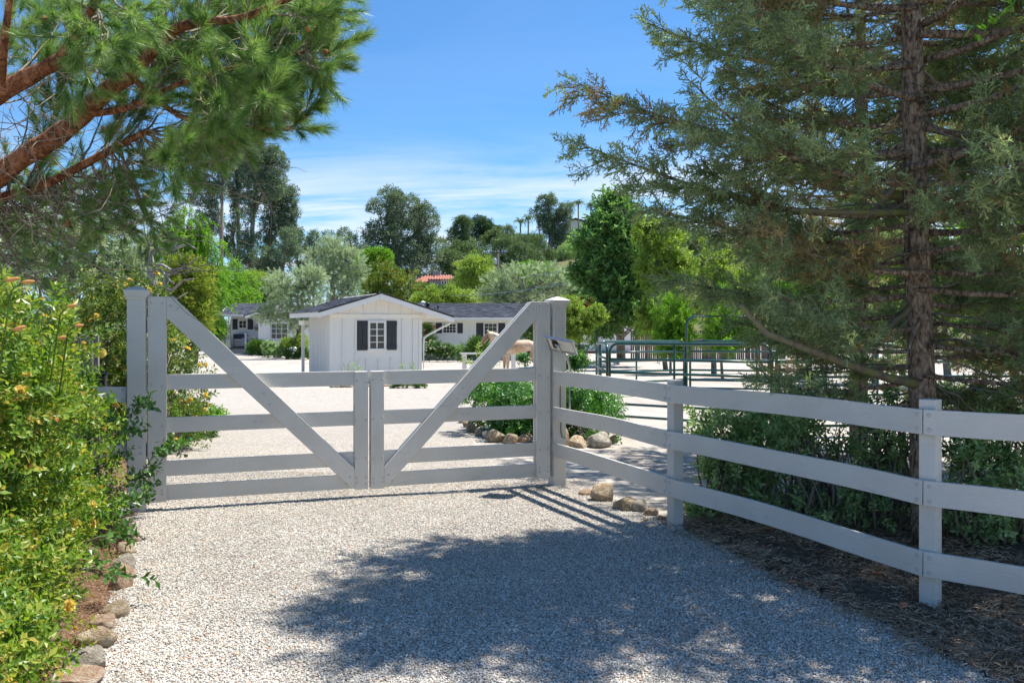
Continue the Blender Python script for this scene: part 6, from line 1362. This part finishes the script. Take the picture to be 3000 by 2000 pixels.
# ------------------------------------------------------------------ cypress on the right
def cypress(label, base, tpts, trr, zr, nbr, seed, lenf, spray, dens=1.0, brown=.2, named=(), dead=60):
    t = thing("cypress_tree", label, "cypress", base, 0, "cypresses behind the board fence"); inv = MW(t).inverted(); r = random.Random(seed)
    TP = [Vector(p) for p in tpts]
    def at(z):
        for a, b in zip(TP, TP[1:]):
            if z <= b.z: return a.lerp(b, max(0, (z - a.z) / (b.z - a.z)))
        return TP[-1].copy()
    zz = fr(TP[0].z, TP[-1].z, 40); rad = lambda z: trr[0] + (trr[1] - trr[0]) * (z - zz[0]) / (zz[-1] - zz[0])
    MB().tube([inv @ at(z) for z in zz], [max(.01, rad(z)) * (1 + .06 * noise.noise((z * 5, seed, 0))) for z in zz], 16).build("trunk", BARK_CYP, t, smooth=True)
    mb = MB(); G, B = ([], [], []), ([], [], [])
    def foliage(p, d, s, out_):
        out_[0].append(tuple(p)); out_[1].append(tuple(d)); out_[2].append(s)
    for i in range(nbr):
        z0 = zr[0] + (zr[1] - zr[0]) * ((i + r.random()) / nbr) ** 1.0; az = i * 2.39996 + r.uniform(-.3, .3); L, rise = lenf(z0, az, r)
        if L < .15: continue
        s = at(z0); dh = Vector((math.cos(az), math.sin(az), 0)); n = 10; pts = []
        for k in range(n + 1):
            u = k / n; pts.append(s + dh * L * u + Vector((0, 0, rise * L * (u ** 1.4) - .05 * L * math.sin(math.pi * u))) + Vector((-dh.y, dh.x, 0)) * .05 * L * math.sin(u * 4 + i))
        mb.tube([inv @ q for q in pts], [.028 * (L / 2.4) * (1 - u) + .004 for u in fr(0, 1, n)], 6)
        isb = r.random() < brown; nt_ = int(19 * L / 2.2 * dens); 
        for j in range(nt_):
            u = .28 + .72 * (j + r.random()) / nt_; k = min(int(u * n), n - 1); p0 = pts[k].lerp(pts[k + 1], u * n - k); side = Vector((-dh.y, dh.x, 0)) * (1 if j % 2 else -1)
            d = (side * r.uniform(.2, 1) + dh * r.uniform(.5, 1.0) + Vector((0, 0, r.uniform(-.35, .4)))).normalized(); l = L * .30 * (1.12 - u) * r.uniform(.6, 1.3) + .07
            e = p0 + d * l + Vector((0, 0, -.06 * l)); mb.tube([inv @ p0, inv @ p0.lerp(e, .5) + rv(r) * .01, inv @ e], [.006, .004, .002], 4)
            ns = max(2, int(l / .045 * dens))
            for q in range(ns):
                w = (q + r.random()) / ns; fp = p0.lerp(e, w) + rv(r) * .02; fd = d + rv(r) * .75 + Vector((0, 0, .25 if w > .7 else -.1))
                foliage(fp, fd, spray * r.uniform(.6, 1.2), B if (isb and r.random() < .6) or (u < .5 and r.random() < .22) else G)
        foliage(pts[-1], pts[-1] - pts[-2], spray, G)
    for k, (pp_, r0) in enumerate(named):
        q = [Vector(p) for p in pp_]; m = len(q) - 1
        MB().tube([inv @ p for p in q], [r0 * (1 - .5 * i / m) for i in range(m + 1)], 8).build("mossy_branch", BARK_MOSS, t, smooth=True)
    o = mb.build("branch", BARK_CYP, t, smooth=True); o["kind"] = "stuff"
    mb = MB()
    for i in range(dead):
        z0 = r.uniform(zr[0] * .8, zr[0] + (zr[1] - zr[0]) * .6); az = r.uniform(0, 6.283); s = at(z0); l = r.uniform(.3, 1.1); d = Vector((math.cos(az), math.sin(az), r.uniform(-.6, .3))).normalized()
        pts = [s + d * l * u + Vector((0, 0, -.15 * l * u * u)) + rv(r) * .02 for u in fr(0, 1, 5)]; mb.tube([inv @ q for q in pts], [.009 * (1 - .8 * u) for u in fr(0, 1, 5)], 5)
        for _ in range(2): k = r.randint(2, 4); e = pts[k] + (d + rv(r) * .9).normalized() * l * .4; mb.tube([inv @ pts[k], inv @ pts[k].lerp(e, .5) + rv(r) * .015, inv @ e], [.004, .003, .0015], 4)
    o = mb.build("dead_twig", BARK_PALE, t, smooth=True); o["kind"] = "stuff"
    scatter("foliage", G[0], G[1], np.array(G[2]), 'cyp', L_CYP, t)
    if B[0]: scatter("foliage", B[0], B[1], np.array(B[2]), 'cyp', L_CYPB, t, label="browned inner foliage")
    return t
def len1(z, az, r):
    L = np.interp(z, [.9, 1.3, 1.9, 2.6, 3.6, 5.2, 7.0, 8.6], [1.2, 1.7, 2.0, 2.55, 2.4, 1.6, .85, .3]) * r.uniform(.8, 1.0)
    left = -math.cos(az)
    if z < 1.5 and left > .2: L *= .85
    rise = np.interp(z, [.9, 1.6, 3, 6], [-.06, .10, .27, .35]) + r.uniform(-.08, .1)
    if -math.sin(az) > .3: L = min(L, 2.25)
    dg_ = math.degrees(az) % 360
    if abs(dg_ - 244) < 22 and z < 5: L = 0
    if 70 < dg_ < 150: L = min(L, 1.35)
    elif 150 <= dg_ < 172: L = min(L, 1.9)
    return L, rise
tb = Vector((2.92, 6.0, 0))
named = [([V(2120, 885, 6.0), V(2040, 868, 5.8), V(1950, 838, 5.6), V(1850, 800, 5.4), V(1760, 765, 5.3), V(1700, 700, 5.2)], .034), ([V(2108, 487, 6.0), V(2000, 488, 5.8), V(1900, 486, 5.7), V(1820, 482, 5.6)], .028), ([V(2105, 455, 6.05), V(2000, 440, 6.1), V(1880, 425, 6.3)], .045),
         ([V(2108, 690, 6.0), V(2030, 760, 5.9), V(1960, 780, 5.8)], .03), ([V(2115, 630, 6), V(2040, 620, 5.9), V(1960, 590, 5.8), V(1900, 570, 5.7)], .026), ([V(2095, 380, 6), V(2060, 420, 5.9), V(2000, 500, 6)], .03)]
cypress("tall cypress with scaly brown trunk and blue-green sprays behind the right fence post", tb, [(2.92, 6.0, -.1), V(2118, 900, 6.0), V(2105, 560, 6.0), V(2095, 100, 6.0), (2.8, 6.0, 6), (2.75, 6.0, 8.8)], (.098, .03), (.95, 8.0), 150, 5, len1, .165, 1.25, .16, named, 70)
def len2(z, az, r):
    return np.interp(z, [.6, 1.3, 2.6, 5, 8, 9.5], [1.6, 2.3, 2.9, 2.7, 1.6, .4]) * r.uniform(.75, 1.05), np.interp(z, [.6, 3, 6], [.0, .22, .35]) + r.uniform(-.08, .1)
cypress("second cypress filling the right edge behind the first", (5.7, 8.4, gz(8.4)), [(5.7, 8.4, -.1), (5.75, 8.4, 4), (5.7, 8.4, 9.6)], (.13, .03), (.6, 8.2), 96, 9, len2, .19, .9, .4, (), 60)
cypress("third cypress standing back between trunk and corral", (4.3, 10.6, gz(10.6)), [(4.3, 10.6, -.1), (4.35, 10.6, 4), (4.3, 10.6, 8.6)], (.11, .03), (.8, 8.2), 70, 14, lambda z, az, r: (len2(z, az, r)[0] * .72, len2(z, az, r)[1]), .19, .9, .4, (), 30)

# shrubs and tangled stems under the cypress
vb("shrub", "grey-green leafy shrub left of the cypress trunk behind the fence", [(1660, 1000, 70, 60), (1740, 1050, 90, 70), (1680, 1120, 70, 60), (1800, 980, 80, 60, .5), (1640, 1180, 40, 24)], 6.9, .17, L_SHRUB, 'rose', 1.0, stems=70, rs=.36)
vb("shrub", "sprawling dark shrub with tangled bare stems in front of the cypress trunk", [(1880, 1040, 100, 80), (1980, 1120, 100, 90), (1850, 1150, 90, 60), (2040, 1000, 60, 80)], 6.5, .16, L_SHRUB, 'rose', .38, stems=230, rs=.4, bark=BARK_PALE)
vb("shrub", "grey-green shrub right of the fence's square post at the picture's edge", [(2230, 1080, 60, 70), (2320, 1120, 80, 90), (2270, 1200, 80, 50), (2360, 980, 80, 70)], 6.0, .16, L_SHRUB, 'rose', 1.0, stems=70, rs=.4)
hb_t = thing("leafy_twig", "fresh green leafy twig hanging in at the top right corner", "twig", V(2352, -60, 3.6)); inv = MW(hb_t).inverted()
MB().tube([inv @ V(2370, -60, 3.6), inv @ V(2320, 20, 3.6), inv @ V(2270, 55, 3.6), inv @ V(2250, 100, 3.6)], [.005, .004, .003, .001], 5).build("stem", L_PEP, hb_t)
lf = LM()
for a, b in ((2340, -10), (2325, 15), (2300, 35), (2280, 50), (2265, 70), (2250, 95), (2235, 60), (2310, 5), (2290, 55)):
    for _ in range(2): lf.leaf(inv @ V(a, b, 3.6), rv(rnd) + Vector((-.5, 0, .2)), rnd.uniform(.045, .07), .017, rnd)
me = bpy.data.meshes.new("leaves"); me.from_pydata([tuple(q) for q in lf.v], [], lf.f); me.materials.append(L_PEP); at_ = me.attributes.new("lv", 'FLOAT', 'FACE'); at_.data.foreach_set("value", lf.lv)
link("leaves", me, hb_t)["kind"] = "stuff"

# ------------------------------------------------------------------ mulch, litter and fallen leaves
def sh_chips(r, n=14):
    m = LM()
    for i in range(n):
        a = r.uniform(0, 6.283); p = Vector((r.uniform(-1, 1), r.uniform(-1, 1), r.uniform(0, .25))); d = Vector((math.cos(a), math.sin(a), r.uniform(-.25, .35))); l = r.uniform(.35, 1.0); w = r.uniform(.035, .11)
        q = p + d * l * .5 + rv(r) * .06; m.strip(p, q, w, r, r.random()); m.strip(q, q + (d + rv(r) * .4).normalized() * l * .5, w * .8, r, m.lv[-1])
    return m
SHAPES['chips'] = sh_chips
L_MULCH = leaf_mat("shredded_bark_mulch", [(0.0, (0.08, 0.055, 0.036)), (0.35, (0.24, 0.165, 0.105)), (0.7, (0.46, 0.34, 0.235)), (1.0, (0.68, 0.56, 0.42))], 0.03, .9, .1)
L_LIT = leaf_mat("dry_leaf_litter", [(0.0, (0.12, 0.06, 0.035)), (0.5, (0.3, 0.18, 0.10)), (1.0, (0.5, 0.36, 0.24))], 0.05, .9, .1)
def in_mulch(x, y):
    return x > drive_right(y) - .0 if y < RE[-1].y else x > RE[-1].x + .1 + (y - RE[-1].y) * .35
pts = []; r = random.Random(8)
while len(pts) < 8500:
    y = r.uniform(2.6, 7.6); x = RE[0].x * 0 + r.uniform(1.0, 5.2)
    if in_mulch(x, y) : pts.append((x - r.expovariate(18), y, gz(y) + .02 + r.uniform(0, .02) + .02 * noise.noise((x * 2, y * 2, 0))))
o = scatter("bark_mulch", pts, rng.normal(size=(len(pts), 3)) * .12 + (0, 0, 1), .062 * rng.uniform(.6, 1.4, len(pts)), 'chips', L_MULCH, None); tag(o, "shredded brown bark mulch under the cypress and fence", "mulch")
pts = []
while len(pts) < 2200:
    y = r.uniform(2.8, 9.5); x = edge_x(LE, y) + wobble(y, 9) - r.expovariate(3.2) + r.gauss(.03, .05); pts.append((x, y, gz(y) + .02))
o = scatter("leaf_litter", pts, rng.normal(size=(len(pts), 3)) * .15 + (0, 0, 1), .035 * rng.uniform(.6, 1.4, len(pts)), 'chips', L_LIT, None); tag(o, "dry reddish leaf litter along the stones of the rose bed", "leaf litter")
pts = [(r.uniform(-2.2, 2.2), r.uniform(3.2, 8.5)) for _ in range(70)]
o = scatter("petal_litter", [(x, y, gz(y) + .02) for x, y in pts], rng.normal(size=(70, 3)) * .3 + (0, 0, 1), .012, 'flower', L_LIT, None); tag(o, "sparse reddish petals scattered on the gravel", "petals")
LFM = pm("fallen_orange_leaf", [(0.3, (0.4, 0.11, 0.05)), (0.7, (0.62, 0.25, 0.12))], 30, .6, .3)
for px, py, L_, lbl, z in ((2648, 1800, .085, "large curled orange leaf on the mulch left of the big post", 1.4), (2570, 1705, .07, "flat coral red leaf on the mulch under the bottom rail", .1), (2372, 1735, .055, "coral red leaf at the gravel edge, right of a pair", .9), (2322, 1728, .045, "coral red leaf at the gravel edge, left of a pair", .2), (2975, 1742, .05, "bright red leaf at the picture's right edge", .2), (2588, 1732, .02, "tiny orange leaf scrap on the mulch", .5)):
    p = GP(px, py); vs = []; fs = []
    for i in range(7):
        for j in range(5):
            u, v = i / 6, j / 4 * 2 - 1; w = math.sin(math.pi * min(1, u * .97 + .02)) ** .7 * .32; vs.append(((u - .5) * L_, v * w * L_, L_ * (.16 * (v * w / .32) ** 2 + .22 * (u - .5) ** 2 * 2)))
    for i in range(6):
        for j in range(4): fs.append((i * 5 + j, i * 5 + j + 1, (i + 1) * 5 + j + 1, (i + 1) * 5 + j))
    o = MB().add(vs, fs).build("fallen_leaf", LFM, None, world=Matrix.Translation((p.x, p.y, p.z + .045)) @ Matrix.Rotation(z, 4, 'Z') @ Matrix.Rotation(-.5, 4, 'X'), smooth=True); so = o.modifiers.new("t", 'SOLIDIFY'); so.thickness = .0012
    tag(o, lbl, "fallen leaf", "fallen leaves on the mulch")
a, b = GP(2152, 1578), GP(2325, 1566); m = MB(); vs = []
for i in range(13):
    u = i / 12; c = a.lerp(b, u) + Vector((0, 0, .035 + .03 * math.sin(u * 3.1))); w = .022 * math.sin(math.pi * (.06 + u * .9)) + .003
    vs += [c + Vector((0, -w, .0)), c + Vector((0, 0, -.008)), c + Vector((0, w, .004))]
m.add(vs, [(i * 3 + j, i * 3 + j + 1, i * 3 + 4 + j, i * 3 + 3 + j) for i in range(12) for j in range(2)])
o = m.build("bark_strip", pm("tan_bark_strip", [(0.3, (0.28, 0.14, 0.07)), (0.7, (0.46, 0.27, 0.15))], 20, .7, .4, stretch=(.3, 3, 3)), smooth=True); so = o.modifiers.new("t", 'SOLIDIFY'); so.thickness = .003
tag(o, "long curled tan strip of bark lying on the mulch behind the bottom rail", "bark strip")
